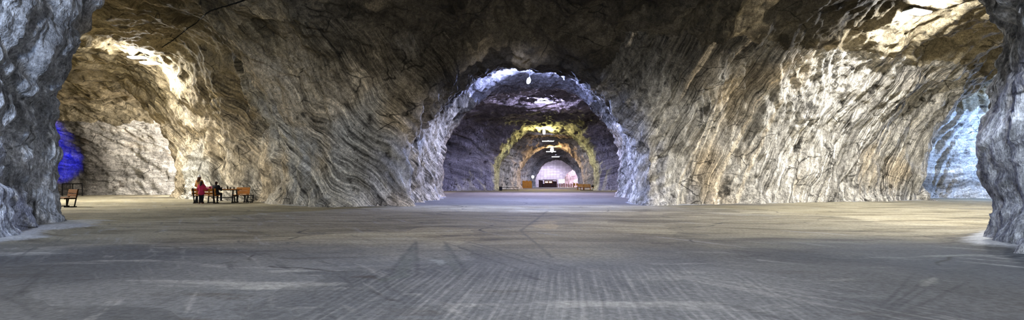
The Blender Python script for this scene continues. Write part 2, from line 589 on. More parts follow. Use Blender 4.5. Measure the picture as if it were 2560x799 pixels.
MAT_OF = {'wall_near_left': 'rock_pillar', 'wall_near_right': 'rock_pillar', 'wall_left': 'rock_left', 'wall_right': 'rock_right',
          'wall_back_left': 'rock_pale', 'wall_back_right': 'rock_pale', 'wall_tunnel_left': 'rock_tunnel', 'wall_tunnel_right': 'rock_tunnel'}
BOX = (-57, 47, -12, 178)
DOM = [  # x0 x1 y0 y1 voxel
    (-58.0, 48.0, -13.0, 60.0, 0.135),
    (-26.5, 44.5, 59.7, 180.0, 0.25),
    (-17.0, -10.0, 9.0, 19.5, 0.06),
    (7.0, 14.5, 6.5, 14.5, 0.06),
]
ZTOP = 12.6
rock_parts = {}
for di, (x0, x1, y0, y1, h) in enumerate(DOM):
    xs = np.arange(x0, x1 + h, h, dtype=np.float32)
    ys = np.arange(y0, y1 + h, h, dtype=np.float32)
    zs = np.arange(-0.5, ZTOP, h, dtype=np.float32)
    f = field(xs, ys, zs, BOX)
    P, Q = surfnet(f, (xs[0], ys[0], zs[0]), h)
    del f
    N, FN = vert_normals(P, Q)
    dsp = relief(P)
    # keep the relief small at the floor line so nothing lifts off
    P = P + N * dsp[:, None]
    N, FN = vert_normals(P, Q)
    C = P[Q].mean(1)
    keep = C[:, 2] > -0.45
    if di == 0:
        for (a0, a1, b0, b1, _h) in DOM[2:]:
            e = 0.3
            keep &= ~((C[:, 0] > a0 + e) & (C[:, 0] < a1 - e) & (C[:, 1] > b0 + e) & (C[:, 1] < b1 - e))
        keep &= ~((C[:, 1] > 59.95))
    Q = Q[keep]; C = C[keep]
    d2, which, zc, R = plan(C[:, 0], C[:, 1])
    ceil = d2 > R * 0.55
    behind = np.minimum(np.minimum(C[:, 0] - BOX[0], BOX[1] - C[:, 0]), C[:, 1] - BOX[2]) < 1.5
    lab = np.where(ceil, 100, which)
    lab = np.where(behind & (C[:, 1] < 40), 101, lab)
    lab = np.where((lab == 100) & (C[:, 1] > 33) & (C[:, 0] > -9) & (C[:, 0] < 14), 103, lab)
    for L in np.unique(lab):
        nm = 'ceiling' if L == 100 else 'wall_back' if L == 101 else 'ceiling_tunnel' if L == 103 else PNAMES[L]
        if nm == 'ceiling' and di == 1: nm = 'ceiling_tunnel'
        q = Q[lab == L]
        u, inv = np.unique(q, return_inverse=True)
        rock_parts.setdefault(nm, []).append((P[u], inv.reshape(q.shape), N[u]))
ROCK = {}
_bv, _bf, _o = [], [], 0
for nm, lst in rock_parts.items():
    off, PP, QQ, NN = 0, [], [], []
    for (p, q, nrm) in lst:
        PP.append(p); QQ.append(q + off); NN.append(nrm); off += len(p)
    PP, QQ, NN = np.concatenate(PP), np.concatenate(QQ), np.concatenate(NN)
    mt = MAT_OF.get(nm, 'rock_tunnel' if nm == 'ceiling_tunnel' else 'rock_ceiling')
    o = np_mesh(nm, PP, QQ, M[mt], NN)
    o['kind'] = 'structure'
    wv = np.stack([fbm(PP * 0.14, 3, 131), fbm(PP * 0.14, 3, 137), fbm(PP * 0.14, 3, 141)], 1) * 0.17
    pw = PP + wv * 4.0
    o.data.attributes.new('warp', 'FLOAT_VECTOR', 'POINT').data.foreach_set('vector', np.ascontiguousarray(wv, np.float32).ravel())
    o.data.attributes.new('big', 'FLOAT', 'POINT').data.foreach_set('value', (0.5 + 0.17 * fbm(pw * 0.2, 3, 151)).astype(np.float32))
    o.data.attributes.new('med', 'FLOAT', 'POINT').data.foreach_set('value', (0.5 + 0.17 * fbm(pw * 0.45, 4, 161)).astype(np.float32))
    ROCK[nm] = o
    if nm.startswith('ceiling') or nm in ('wall_left', 'wall_right', 'wall_near_left', 'wall_near_right'):
        _bv.append(PP); _bf.append(QQ + _o); _o += len(PP)
BVH = BVHTree.FromPolygons(np.concatenate(_bv).tolist(), np.concatenate(_bf).tolist())
print('ROCK verts', sum(len(o.data.vertices) for o in ROCK.values()))


def roof(x, y, z0=4.0):
    r = BVH.ray_cast(Vector((x, y, z0)), Vector((0, 0, 1)))
    return r[0].z if r[0] else 10.0


def sight(u, v):
    """first rock point seen along the line through a photo pixel"""
    d = Vector(((u - CX) / FOC, 1, (HY - v) / FOC)).normalized()
    r = BVH.ray_cast(Vector((0, 0, EYE)), d)
    return r[0], r[1]


# ------------------------------------------------------------------ floor
def floor_material():
    n = NT('mine_floor')
    P = n.coord()
    x, y, z = n.sep(P)
    ca, sa = math.cos(0.118), math.sin(0.118)      # the milling runs a little right of straight ahead
    al = n.math('ADD', n.math('MULTIPLY', y, ca), n.math('MULTIPLY', x, sa))
    ac = n.math('SUBTRACT', n.math('MULTIPLY', x, ca), n.math('MULTIPLY', y, sa))
    w = n.noise(P, 0.35, 4, 0.6)
    wob = n.math('MULTIPLY', n.math('SUBTRACT', n.noise(P, 0.2, 1, 0.4), 0.5), 0.25)
    acw = n.math('ADD', ac, wob)
    # grooves cut along the passage
    g = n.math('SINE', n.math('MULTIPLY', acw, 2 * math.pi / 0.085))
    gv = n.noise(n.com(n.math('MULTIPLY', acw, 12), n.math('MULTIPLY', al, 0.5), 0.0), 1.0, 4, 0.65)
    gmask = n.mapr(n.noise(P, 0.22, 4, 0.6, dist=0.8), 0.42, 0.55)
    zone = n.mapr(n.math('ADD', y, n.math('MULTIPLY', n.math('SUBTRACT', w, 0.5), 5.0)), 6.2, 8.2, 1.0, 0.0)
    side = n.mapr(n.math('ABSOLUTE', n.math('SUBTRACT', x, 0.6)), 1.6, 3.4, 1.0, 0.25)
    gm = n.math('MULTIPLY', n.math('MULTIPLY', zone, side), n.mapr(gmask, 0, 1, 0.45, 1.0))
    # swept streaks across the hall
    vx = n.com(n.math('MULTIPLY', x, 0.35), n.math('MULTIPLY', y, 1.5), 0.0)
    sweep = n.noise(n.vmath('ADD', vx, n.vmath('SCALE', n.noise(P, 0.3, 1, 0.5, out=1), scale=1.6)), 1.0, 5, 0.66)
    big = n.noise(P, 0.16, 3, 0.6)
    fine = n.noise(P, 14.0, 3, 0.7)
    grey, dark, pale = lin((122, 124, 125)), lin((88, 91, 95)), lin((156, 157, 155))
    tan, tand = lin((158, 150, 126)), lin((122, 113, 90))
    yy = n.math('ADD', y, n.math('MULTIPLY', n.math('SUBTRACT', big, 0.5), 9.0))
    xx = n.math('ABSOLUTE', n.math('ADD', x, n.math('MULTIPLY', n.math('SUBTRACT', big, 0.5), 5.0)))
    tanf = n.mapr(yy, 7.5, 12.5)
    base = n.mix(n.mapr(big, 0.38, 0.62), dark, grey)
    base = n.mix(n.mapr(sweep, 0.55, 0.72, 0.0, 0.8), base, pale)
    tbase = n.mix(n.mapr(sweep, 0.36, 0.6), tand, tan)
    col = n.mix(tanf, base, tbase)
    col = n.mix(n.mapr(sweep, 0.28, 0.42, 0.7, 0.0), col, lin((70, 66, 60)))
    gc = n.math('MULTIPLY', gm, n.mapr(n.math('ADD', n.math('MULTIPLY', g, 0.07), gv), 0.44, 0.72, 0.0, 0.32))
    col = n.mix(gc, col, lin((172, 172, 172)))
    gd = n.math('MULTIPLY', gm, n.mapr(n.math('ADD', n.math('MULTIPLY', g, 0.07), gv), 0.28, 0.5, 0.34, 0.0))
    col = n.mix(gd, col, lin((66, 68, 72)))
    # slabs of slightly different wear
    cell = n.voro(n.vmath('ADD', n.vmath('MULTIPLY', P, (0.8, 1.0, 1.0)), n.vmath('SCALE', n.noise(P, 0.35, 2, 0.6, out=1), scale=2.6)), 0.20, 'F1', 'Color')
    cr_, cg_, cb_ = n.sep(cell)
    tone = n.mapr(cr_, 0.1, 0.9, 0.74, 1.16, smooth=False)
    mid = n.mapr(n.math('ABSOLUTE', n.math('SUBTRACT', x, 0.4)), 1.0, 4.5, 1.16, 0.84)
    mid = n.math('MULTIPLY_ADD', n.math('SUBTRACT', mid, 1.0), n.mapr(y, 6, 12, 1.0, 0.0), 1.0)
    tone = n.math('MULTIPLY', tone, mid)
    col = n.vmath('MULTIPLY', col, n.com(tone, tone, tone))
    # diagonal scrape marks
    rd = n.com(n.math('ADD', n.math('MULTIPLY', x, 2.6), n.math('MULTIPLY', y, 1.7)), n.math('ADD', n.math('MULTIPLY', x, 0.16), n.math('MULTIPLY', y, -0.25)), 0.0)
    scr = n.noise(n.vmath('ADD', rd, n.vmath('SCALE', n.noise(P, 0.25, 1, 0.5, out=1), scale=3.0)), 1.0, 4, 0.66)
    col = n.mix(n.mapr(scr, 0.56, 0.72, 0.0, 0.45), col, lin((160, 160, 158)))
    col = n.mix(n.mapr(scr, 0.28, 0.42, 0.55, 0.0), col, lin((64, 65, 68)))
    # floor inside the tunnel painted darker, its dimmer light put into the colour
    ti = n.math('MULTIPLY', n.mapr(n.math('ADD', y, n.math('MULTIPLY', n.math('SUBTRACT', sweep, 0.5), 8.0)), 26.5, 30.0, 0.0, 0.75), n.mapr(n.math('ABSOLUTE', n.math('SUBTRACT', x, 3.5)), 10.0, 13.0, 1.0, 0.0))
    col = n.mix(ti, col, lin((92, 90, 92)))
    # planed wedges and a broken pale crust
    wa = n.t.nodes.new('ShaderNodeAttribute'); wa.attribute_name = 'planed'
    col = n.mix(wa.outputs['Alpha'], col, wa.outputs['Color'])
    # salt dust swept up against the rock
    at = n.t.nodes.new('ShaderNodeAttribute'); at.attribute_name = 'salt'
    sf = n.math('ADD', at.outputs['Fac'], n.math('MULTIPLY', n.math('SUBTRACT', n.noise(P, 1.6, 4, 0.65), 0.5), 0.9))
    col = n.mix(n.mapr(sf, 0.35, 0.8, 0.0, 0.9), col, lin((182, 184, 186)))
    # slab outlines and cracks
    ed = n.voro(n.vmath('ADD', P, n.vmath('SCALE', n.noise(P, 0.5, 2, 0.6, out=1), scale=1.2)), 0.17, 'DISTANCE_TO_EDGE')
    cr = n.math('MULTIPLY', n.mapr(ed, 0.0, 0.012, 1.0, 0.0), n.mapr(n.noise(P, 0.5, 3, 0.6), 0.5, 0.6, 0, 0.8))
    col = n.mix(cr, col, lin((44, 42, 40)))
    # scored lines (wheel and cutter tracks)
    la = n.t.nodes.new('ShaderNodeAttribute'); la.attribute_name = 'scored'
    col = n.mix(n.math('MULTIPLY', la.outputs['Fac'], n.mapr(sweep, 0.35, 0.6, 0.3, 1.0)), col, lin((48, 50, 54)))
    sc = n.mapr(fine, 0.3, 0.7, 0.75, 1.25)
    col = n.vmath('MULTIPLY', col, n.com(sc, sc, sc))
    h = n.math('ADD', n.math('MULTIPLY', sweep, 0.5), n.math('MULTIPLY', fine, 0.16))
    h = n.math('ADD', h, n.math('MULTIPLY', n.math('ADD', n.math('MULTIPLY', g, 0.08), gv), n.math('MULTIPLY', gm, 0.55)))
    h = n.math('ADD', h, n.math('MULTIPLY', scr, 0.5))
    nm = n.bump(h, 0.9, 0.06)
    return n.done(col, 0.9, nm)


def on_floor(u, v):
    d = EYE * FOC / (v - HY)
    return ((u - CX) / FOC * d, d)


SCORES = [((2168, 799), (2330, 690)), ((2180, 799), (2350, 700)), ((2200, 799), (2420, 705)), ((2168, 795), (2290, 680)),
            ((1160, 600), (1440, 672)), ((1180, 612), (1400, 676)), ((1110, 602), (1330, 684)), ((1035, 606), (960, 700)),
            ((1040, 600), (1046, 690)), ((1110, 600), (1170, 684)), ((1370, 525), (1302, 575)), ((1302, 575), (1380, 640)),
            ((1840, 640), (2130, 615)), ((0, 735), (60, 760)), ((60, 760), (90, 790)), ((150, 700), (340, 690))]
PLANED = ((((1037, 604), (1047, 692), (952, 702)), (96, 102, 99), 0.6), (((1110, 598), (1172, 684), (1118, 692)), (98, 104, 101), 0.5), (((1086, 646), (1106, 646), (1100, 682)), (150, 158, 160), 0.6),
                        (((1300, 562), (1396, 556), (1390, 571)), (190, 172, 138), 0.6), (((1325, 553), (1398, 548), (1392, 556)), (186, 168, 134), 0.5),
                        (((2250, 735), (2335, 690), (2345, 702)), (146, 146, 140), 0.5), (((880, 690), (945, 684), (940, 694)), (66, 60, 54), 0.7))


def floor_marks(p):
    """scored lines and planed patches as amounts on the floor mesh"""
    x, y = p[:, 0], p[:, 1]
    tot = np.zeros(len(p), np.float32)
    for a, b in SCORES:
        (ax, ay), (bx, by) = on_floor(*a), on_floor(*b)
        L2 = (bx - ax) ** 2 + (by - ay) ** 2
        t = np.clip(((x - ax) * (bx - ax) + (y - ay) * (by - ay)) / L2, 0, 1)
        d = np.hypot(x - ax - t * (bx - ax), y - ay - t * (by - ay))
        wd = 0.012 + 0.0012 * ay
        tot = np.maximum(tot, 0.5 * (1 - sstep(d, wd * 0.4, wd * 1.9)))
    en = 0.10 * fbm(p * 2.2, 3, 171)
    rgba = np.zeros((len(p), 4), np.float32)
    for tri, tc, ta in PLANED:
        pts = [on_floor(*q) for q in tri]
        if (pts[1][0] - pts[0][0]) * (pts[2][1] - pts[0][1]) - (pts[1][1] - pts[0][1]) * (pts[2][0] - pts[0][0]) < 0: pts = [pts[0], pts[2], pts[1]]
        e = np.full(len(p), 9.0, np.float32)
        for i in range(3):
            (ax, ay), (bx, by) = pts[i], pts[(i + 1) % 3]
            e = np.minimum(e, ((bx - ax) * (y - ay) - (by - ay) * (x - ax)) / math.hypot(bx - ax, by - ay))
        m = sstep(e + en, -0.02, 0.06) * ta
        up = (m > rgba[:, 3])
        rgba[up, :3] = lin(tc)[:3]
        rgba[:, 3] = np.maximum(rgba[:, 3], m)
    return tot.astype(np.float32), rgba


M['floor'] = floor_material()


def make_floor():
    xs = np.concatenate([np.linspace(-58, -14, 90), np.linspace(-13.7, -7.1, 40), np.linspace(-7, 8, 376), np.linspace(8.1, 13.7, 36), np.linspace(14, 48, 80)])
    ys = np.concatenate([np.linspace(-13, 1.8, 16), np.linspace(2, 3.4, 14), np.linspace(3.5, 12, 244), np.linspace(12.1, 16, 45), np.linspace(16.4, 60, 120), np.linspace(62, 180, 70)])
    X, Y = np.meshgrid(xs, ys, indexing='ij')
    p = np.stack([X.ravel(), Y.ravel(), np.zeros(X.size)], 1).astype(np.float32)
    z = 0.012 * fbm(p * 0.7, 4, 91) + 0.012 * fbm(p * np.array([0.12, 0.4, 1], np.float32), 3, 95)
    z -= 0.012
    d2 = plan(X.astype(np.float32), Y.astype(np.float32))[0].ravel()
    wide = np.where(p[:, 1] < 19, np.where(p[:, 0] < 0, 1.15, 0.6), 0.45) * (1 + 0.5 * fbm(p * 0.6, 3, 99))
    salt = 1 - sstep(d2, 0.15 * wide, 1.6 * wide)
    p[:, 2] = z + salt * 0.10 * np.where(p[:, 1] < 19, 1, 0.4)
    nx, ny = X.shape
    i = np.arange(nx * ny).reshape(nx, ny)
    q = np.stack([i[:-1, :-1], i[1:, :-1], i[1:, 1:], i[:-1, 1:]], -1).reshape(-1, 4)
    o = np_mesh('floor', p, q, M['floor'])
    o['kind'] = 'structure'
    ln_, pl_ = floor_marks(p)
    o.data.attributes.new('scored', 'FLOAT', 'POINT').data.foreach_set('value', ln_)
    o.data.attributes.new('planed', 'FLOAT_COLOR', 'POINT').data.foreach_set('color', pl_.ravel())
    o.data.attributes.new('salt', 'FLOAT', 'POINT').data.foreach_set('value', salt.astype(np.float32))


make_floor()


# ------------------------------------------------------------------ furniture
M['wood'] = simple('ochre_wood', (176, 112, 44), 0.55, 0, 0.3, 5.0, 0.004, (0.6, 6, 6))
M['wood_dark'] = simple('brown_wood', (118, 74, 34), 0.6, 0, 0.3, 5.0, 0.004, (0.6, 6, 6))
M['wood_ochre'] = simple('board_wood', (150, 108, 40), 0.6, 0, 0.35, 4.0, 0.004, (6, 6, 0.6))
M['hut_wood'] = simple('hut_wood', (74, 54, 56), 0.7, 0, 0.3, 3.0, 0.004, (4, 4, 1))
M['black_metal'] = simple('black_metal', (26, 25, 26), 0.5, 0.3, 0.2, 20)
M['white_plastic'] = simple('white_plastic', (225, 225, 220), 0.5)
M['grey_metal'] = simple('grey_metal', (120, 122, 126), 0.45, 0.6)


def make_bench(L, label, group=None, solid=False, wood='wood'):
    """park bench: two black frames, seat boards and a two-board back; faces local +Y"""
    t = empty('park_bench', (0, 0, 0), 0, label, 'bench', group)
    for s in (-1, 1):
        x = s * (L / 2 - 0.12)
        f = MB()
        f.bar((x, -0.27, 0.025), (x, 0.24, 0.025), 0.06, 0.05, bevel=0.006)
        f.bar((x, 0.13, 0.03), (x, 0.13, 0.43), 0.055, 0.055, bevel=0.006)
        f.bar((x, -0.17, 0.03), (x, -0.33, 0.92), 0.055, 0.05, up=(0, 1, 0), bevel=0.006)
        f.bar((x, -0.25, 0.43), (x, 0.24, 0.43), 0.05, 0.045, bevel=0.006)
        f.build('frame', M['black_metal'], t)
    for k in range(4):
        y = 0.20 - k * 0.125
        MB().box((0, y, 0.473), (L, 0.105, 0.036), bevel=0.006).build('seat_board', M[wood], t)
    lean = Matrix.Rotation(math.radians(10), 3, 'X')
    hs = ((0.60, 0.15), (0.80, 0.19)) if not solid else ((0.625, 0.205), (0.845, 0.215))
    for zc, hh in hs:
        yb = -0.17 - 0.16 * (zc - 0.03) / 0.89 + 0.045
        MB().box((0, yb, zc), (L, 0.034, hh), lean, bevel=0.006).build('back_board', M[wood], t)
    return t


def place(t, x, y, rz, z=0.0):
    t.location = (x, y, z)
    t.rotation_euler = (0, 0, math.radians(rz))
    return t


place(make_bench(1.6, 'brown slatted bench half hidden behind the near left rock pillar', wood='wood_dark'), -22.85, 26.25, 143)
place(make_bench(1.45, 'ochre slatted bench with its back to the viewer, in front of the picnic table', 'benches at the picnic table'), -18.52, 31.0, 0)
place(make_bench(0.9, 'ochre bench with a closed board back behind the right end of the picnic table', 'benches at the picnic table', True), -17.28, 32.62, 176)

# picnic table
tb = empty('picnic_table', (-17.98, 31.85, 0), 0, 'long ochre picnic table on black legs beside the rock wall', 'table')
for k in range(4):
    MB().box((0, -0.285 + k * 0.19, 0.83), (1.95, 0.178, 0.045), bevel=0.006).build('top_board', M['wood'], tb)
MB().bar((-0.9, 0, 0.785), (0.9, 0, 0.785), 0.5, 0.03).bar((-0.72, 0, 0.32), (0.72, 0, 0.32), 0.05).build('under_frame', M['black_metal'], tb)
for s in (-1, 1):
    x = s * 0.74
    l = MB()
    for q in (-1, 1):
        l.bar((x, q * 0.30, 0.02), (x, q * 0.20, 0.78), 0.06, 0.06, up=(0, 1, 0), bevel=0.005)
    l.bar((x, -0.36, 0.025), (x, 0.36, 0.025), 0.06, 0.05, bevel=0.005)
    l.bar((x, -0.26, 0.40), (x, 0.26, 0.40), 0.045, 0.05)
    l.build('leg', M['black_metal'], tb)

M['dark_glass'] = simple('dark_glass', (40, 30, 26), 0.25)
M['dark_cup'] = simple('dark_cup', (60, 44, 40), 0.4)
TT = 0.853


def cup(x, y, label):
    t = empty('cup', (x, y, TT), 0.6, label, 'cup', 'cups on the picnic table')
    MB().lathe([(0.0, 0), (0.033, 0), (0.045, 0.11), (0.041, 0.11), (0.030, 0.012), (0.0, 0.012)], seg=16).build('cup_body', M['dark_cup'], t, True)
    MB().tube([(0.041, 0, 0.085), (0.068, 0, 0.08), (0.070, 0, 0.05), (0.038, 0, 0.035)], 0.007, 6).build('handle', M['dark_cup'], t, True)


b = empty('bottle', (-17.62, 31.72, TT), 0, 'small dark bottle standing alone near the middle of the picnic table', 'bottle')
MB().lathe([(0, 0), (0.036, 0), (0.038, 0.01), (0.038, 0.12), (0.014, 0.165), (0.014, 0.19), (0, 0.19)], seg=16).build('bottle_body', M['dark_glass'], b, True)
MB().lathe([(0, 0.189), (0.017, 0.189), (0.017, 0.212), (0, 0.212)], seg=14).build('cap', M['black_metal'], b, True)
cup(-17.44, 31.70, 'dark mug right of the small bottle on the picnic table')
cup(-17.30, 31.86, 'dark mug nearest the right end of the picnic table')
t = empty('food_tub', (-17.82, 31.7, TT), 0, 'low white tub on the picnic table left of the bottle', 'tub')
MB().lathe([(0, 0), (0.065, 0), (0.08, 0.07), (0.0, 0.07)], seg=20).build('tub', M['white_plastic'], t, True)
MB().lathe([(0, 0.069), (0.085, 0.069), (0.085, 0.082), (0, 0.082)], seg=20).build('lid', M['white_plastic'], t, True)

# black wire basket at the end of the bench
wb = empty('wire_basket', (gx(624, 31.7), 31.7, 0), 0, 'low rounded black wire basket on the floor right of the picnic benches', 'basket')
w = MB()
for zz, r in ((0.06, 0.165), (0.19, 0.195), (0.32, 0.21), (0.47, 0.205)):
    w.tube([(r * math.cos(a) * 1.15, r * math.sin(a), zz) for a in np.linspace(0, 2 * math.pi, 25)], 0.013, 6, False)
for a in np.linspace(0, 2 * math.pi, 19)[:-1]:
    w.tube([(r * math.cos(a) * 1.15, r * math.sin(a), zz) for zz, r in ((0.06, 0.165), (0.19, 0.195), (0.32, 0.21), (0.47, 0.205))], 0.010, 6)
w.build('basket_body', M['black_metal'], wb)
for sx in (-1, 1):
    for sy in (-1, 1):
        MB().tube([(sx * 0.13, sy * 0.11, 0.0), (sx * 0.13, sy * 0.11, 0.09)], 0.022, 8).build('foot', M['black_metal'], wb)
MB().lathe([(0, 0.045), (0.17, 0.045), (0.17, 0.06), (0, 0.06)], seg=20).build('floor_plate', M['black_metal'], wb)

# railing in front of the blue-lit rock
rl = empty('railing', (gx(182, 49.5), 49.5, 0), 0, 'black metal railing in front of the blue lit rock at far left', 'railing')
xs = [gx(u, 49.5) - gx(182, 49.5) for u in (156, 182, 206)]
for x in xs:
    MB().bar((x, 0, 0), (x, 0, 1.17), 0.07, 0.07).box((x, 0, 0.01), (0.16, 0.16, 0.02)).build('post', M['black_metal'], rl)
MB().bar((xs[0], 0, 1.16), (xs[2], 0, 1.16), 0.09, 0.09).build('top_rail', M['black_metal'], rl)
MB().bar((xs[0], 0, 0.62), (xs[2], 0, 0.62), 0.03, 0.03).build('mid_rail', M['black_metal'], rl)

# ------------------------------------------------------------------ deep in the tunnel
lb = empty('low_bench', (gx(1275, 87), 87, 0), 0, 'long low black bench against the left foot of the yellow lit arch', 'bench')
MB().box((0, 0, 0.50), (2.9, 0.42, 0.07), bevel=0.01).build('seat', M['black_metal'], lb)
MB().bar((-1.35, 0, 0.12), (1.35, 0, 0.12), 0.06, 0.06).build('stretcher', M['black_metal'], lb)
for x in (-1.35, 1.35):
    MB().bar((x, -0.16, 0), (x, -0.16, 0.47), 0.06).bar((x, 0.16, 0), (x, 0.16, 0.47), 0.06).bar((x, -0.2, 0.03), (x, 0.2, 0.03), 0.07).build('leg', M['black_metal'], lb)
bx = empty('bin', (gx(1251.5, 86), 86.0, 0), 0.1, 'black bin with a sloping lid at the left end of the low black bench', 'bin')
MB().box((0, 0, 0.30), (0.50, 0.45, 0.60), bevel=0.03).build('bin_body', M['black_metal'], bx)
MB().box((0, 0, 0.63), (0.56, 0.5, 0.06), Matrix.Rotation(0.12, 3, 'X'), bevel=0.015).build('lid', M['black_metal'], bx)


def wood_bench(x, y, rz, label, L=1.7):
    """all-wood bench with plank back; faces local +Y"""
    t = empty('wooden_bench', (x, y, 0), math.radians(rz), label, 'bench', 'wooden seats at the right side of the tunnel')
    MB().box((0, 0.02, 0.46), (L, 0.44, 0.05), bevel=0.008).build('seat', M['wood_dark'], t)
    for k in range(3):
        MB().box((0, -0.22 - 0.02 * k, 0.66 + 0.17 * k), (L, 0.03, 0.14), bevel=0.006).build('back_board', M['wood_ochre'], t)
    for s in (-1, 1):
        x0 = s * (L / 2 - 0.08)
        MB().bar((x0, 0.2, 0), (x0, 0.2, 0.45), 0.08).bar((x0, -0.24, 0), (x0, -0.27, 1.08), 0.08, up=(0, 1, 0)).bar((x0, -0.24, 0.4), (x0, 0.22, 0.4), 0.06).build('side_frame', M['wood_dark'], t)


wood_bench(gx(1452, 93), 93, 160, 'tall backed ochre bench leftmost of the seats at the right foot of the yellow arch', 1.3)
wood_bench(gx(1467, 91.5), 91.5, 178, 'brown plank bench right of the tall backed ochre bench', 1.4)
pt = empty('low_table', (gx(1468, 89.3), 89.3, 0), 0, 'long low dark table in front of the plank bench in the yellow arch', 'table')
MB().box((0, 0, 0.56), (2.5, 0.6, 0.06), bevel=0.01).build('table_top', M['wood_dark'], pt)
for x in (-1.1, 1.1):
    for y in (-0.22, 0.22):
        MB().bar((x, y, 0), (x, y, 0.54), 0.08).build('leg', M['wood_dark'], pt)
MB().bar((-1.2, 0, 0.04), (1.2, 0, 0.04), 0.09, 0.08).build('foot_rail', M['black_metal'], pt)
bg = empty('bag', (gx(1481.5, 89.2), 89.25, 0.592), 0, 'black bag standing on the right end of the low dark table', 'bag')
MB().box((0, 0, 0.14), (0.42, 0.24, 0.28), bevel=0.06).build('bag_body', M['black_metal'], bg, True)
MB().tube([(-0.11, 0, 0.27), (-0.08, 0, 0.38), (0.08, 0, 0.38), (0.11, 0, 0.27)], 0.015, 8).build('handle', M['black_metal'], bg, True)

# ochre board partition
op = empty('board_screen', (gx(1318, 122), 122, 0), 0, 'ochre screen of upright boards at the left side deep in the tunnel', 'screen')
for k in range(9):
    MB().box((-1.0 + k * 0.25, 0, 0.95 + 0.05 * math.sin(k * 2.1)), (0.235, 0.04, 1.75 + 0.1 * math.sin(k * 2.1)), bevel=0.006).build('board', M['wood_ochre'], op)
MB().bar((-1.12, 0.06, 0.4), (1.12, 0.06, 0.4), 0.06, 0.1).bar((-1.12, 0.06, 1.45), (1.12, 0.06, 1.45), 0.06, 0.1).build('batten', M['wood_dark'], op)
for x in (-1.05, 1.05):
    MB().box((x, 0.12, 0.04), (0.1, 0.6, 0.08)).bar((x, 0.33, 0.06), (x, 0.06, 1.0), 0.06, 0.06, up=(1, 0, 0)).build('foot', M['wood_dark'], op)

# globe lamp on a post
M['globe'] = glow('globe_light', (0.95, 0.95, 1.0, 1), 6)
gl = empty('post_lamp', (gx(1332, 127), 127, 0), 0, 'white globe lamp on a slim post at the left of the far arch', 'lamp')
MB().lathe([(0.16, 0), (0.16, 0.04), (0.05, 0.07), (0.045, 2.0), (0.0, 2.0)], seg=12).build('post', M['grey_metal'], gl, True)
MB().lathe([(0.055, 1.95), (0.075, 1.97), (0.075, 2.45), (0.12, 2.50), (0.0, 2.51)], seg=12).build('neck', M['white_plastic'], gl, True)
MB().lathe([(0.0, 2.47), (0.14, 2.50), (0.27, 2.62), (0.33, 2.80), (0.32, 3.0), (0.2, 3.14), (0.0, 3.17)], seg=18).build('globe', M['globe'], gl, True)

# kiosk
kx0, kx1, ky = gx(1347, 158), gx(1392, 158), 158.0
kc = (kx0 + kx1) / 2; kw = kx1 - kx0
ks = empty('kiosk', (kc, ky, 0), 0, 'long dark wooden kiosk with an open counter in front of the block wall', 'kiosk')
rb = MB()
N_ = 9
for i in range(N_ - 1):
    a0, a1 = -1 + 2 * i / (N_ - 1), -1 + 2 * (i + 1) / (N_ - 1)
    rb.bar((a0 * kw / 2, 0, 2.22 + 0.16 * (1 - a0 * a0)), (a1 * kw / 2, 0, 2.22 + 0.16 * (1 - a1 * a1)), 2.3, 0.14)
rb.build('roof', M['hut_wood'], ks)
MB().box((-kw / 2 + 0.62, 0, 1.08), (1.2, 1.8, 2.16), bevel=0.01).build('end_cabin', M['hut_wood'], ks)
MB().box((-kw / 2 + 1.12, -0.93, 0.9), (0.24, 0.06, 1.8)).build('door', M['black_metal'], ks)
MB().box((0.62, -0.6, 0.52), (kw - 1.3, 0.5, 1.04), bevel=0.01).box((0.62, -0.62, 1.07), (kw - 1.2, 0.64, 0.06), bevel=0.01).build('counter', M['hut_wood'], ks)
MB().box((kw / 2 - 0.65, 0.1, 0.95), (1.1, 1.4, 1.9)).build('store_cupboard', M['hut_wood'], ks)
for x in (-0.95, 0.25, 1.4, 2.7):
    MB().bar((x, -0.75, 1.08), (x, -0.75, 2.22), 0.16, 0.16).build('post', M['wood_dark'], ks)
M['opening_glow'] = glow('opening_glow_mat', (1.0, 0.72, 0.55, 1), 2.2)  # warm light in the openings, put in as glowing boxes
MB().box((-0.35, 0.4, 1.62), (0.9, 0.05, 0.4)).build('glow_box', M['opening_glow'], ks)
MB().box((0.85, 0.4, 1.62), (0.9, 0.05, 0.4)).build('glow_box', M['opening_glow'], ks)
MB().box((0.25, 0.75, 1.1), (2.6, 0.1, 2.15)).build('back_panel', M['hut_wood'], ks)

# rail fence of mixed posts
fx0, fx1, fy = gx(1393, 159), gx(1434, 159), 157.5
fe = empty('rail_fence', ((fx0 + fx1) / 2, fy, 0), 0, 'dark wooden rail fence of uneven posts right of the kiosk', 'fence')
for k, u in enumerate((1393.5, 1399, 1405, 1410.5, 1416, 1422, 1428, 1433.5)):
    x = gx(u, fy) - (fx0 + fx1) / 2
    hgt = (1.15, 1.25, 1.1, 1.2, 1.15, 1.85, 1.2, 1.3)[k]
    MB().bar((x, 0, 0), (x, 0, hgt), 0.17, 0.14, bevel=0.02).build('post', M['wood_dark'], fe)
for zz in (0.35, 0.62, 0.9):
    MB().bar((-(fx1 - fx0) / 2, -0.09, zz), ((fx1 - fx0) / 2, -0.09, zz), 0.05, 0.12).build('rail', M['wood_dark'], fe)
M['panel_glow'] = glow('panel_light', (0.96, 0.97, 1.0, 1), 5)
lp = empty('light_panel', (gx(1404, 165), 165, 0), 0, 'bright white lit panel on a stand behind the rail fence', 'light panel')
MB().box((0, 0, 1.95), (1.95, 0.10, 1.3), bevel=0.03).build('casing', M['grey_metal'], lp)
MB().box((0, -0.055, 1.95), (1.85, 0.02, 1.2)).build('lit_face', M['panel_glow'], lp)
for x in (-0.6, 0.6):
    MB().bar((x, 0, 0), (x, 0, 1.35), 0.08, 0.08).box((x, 0, 0.02), (0.1, 0.8, 0.04)).build('leg', M['grey_metal'], lp)


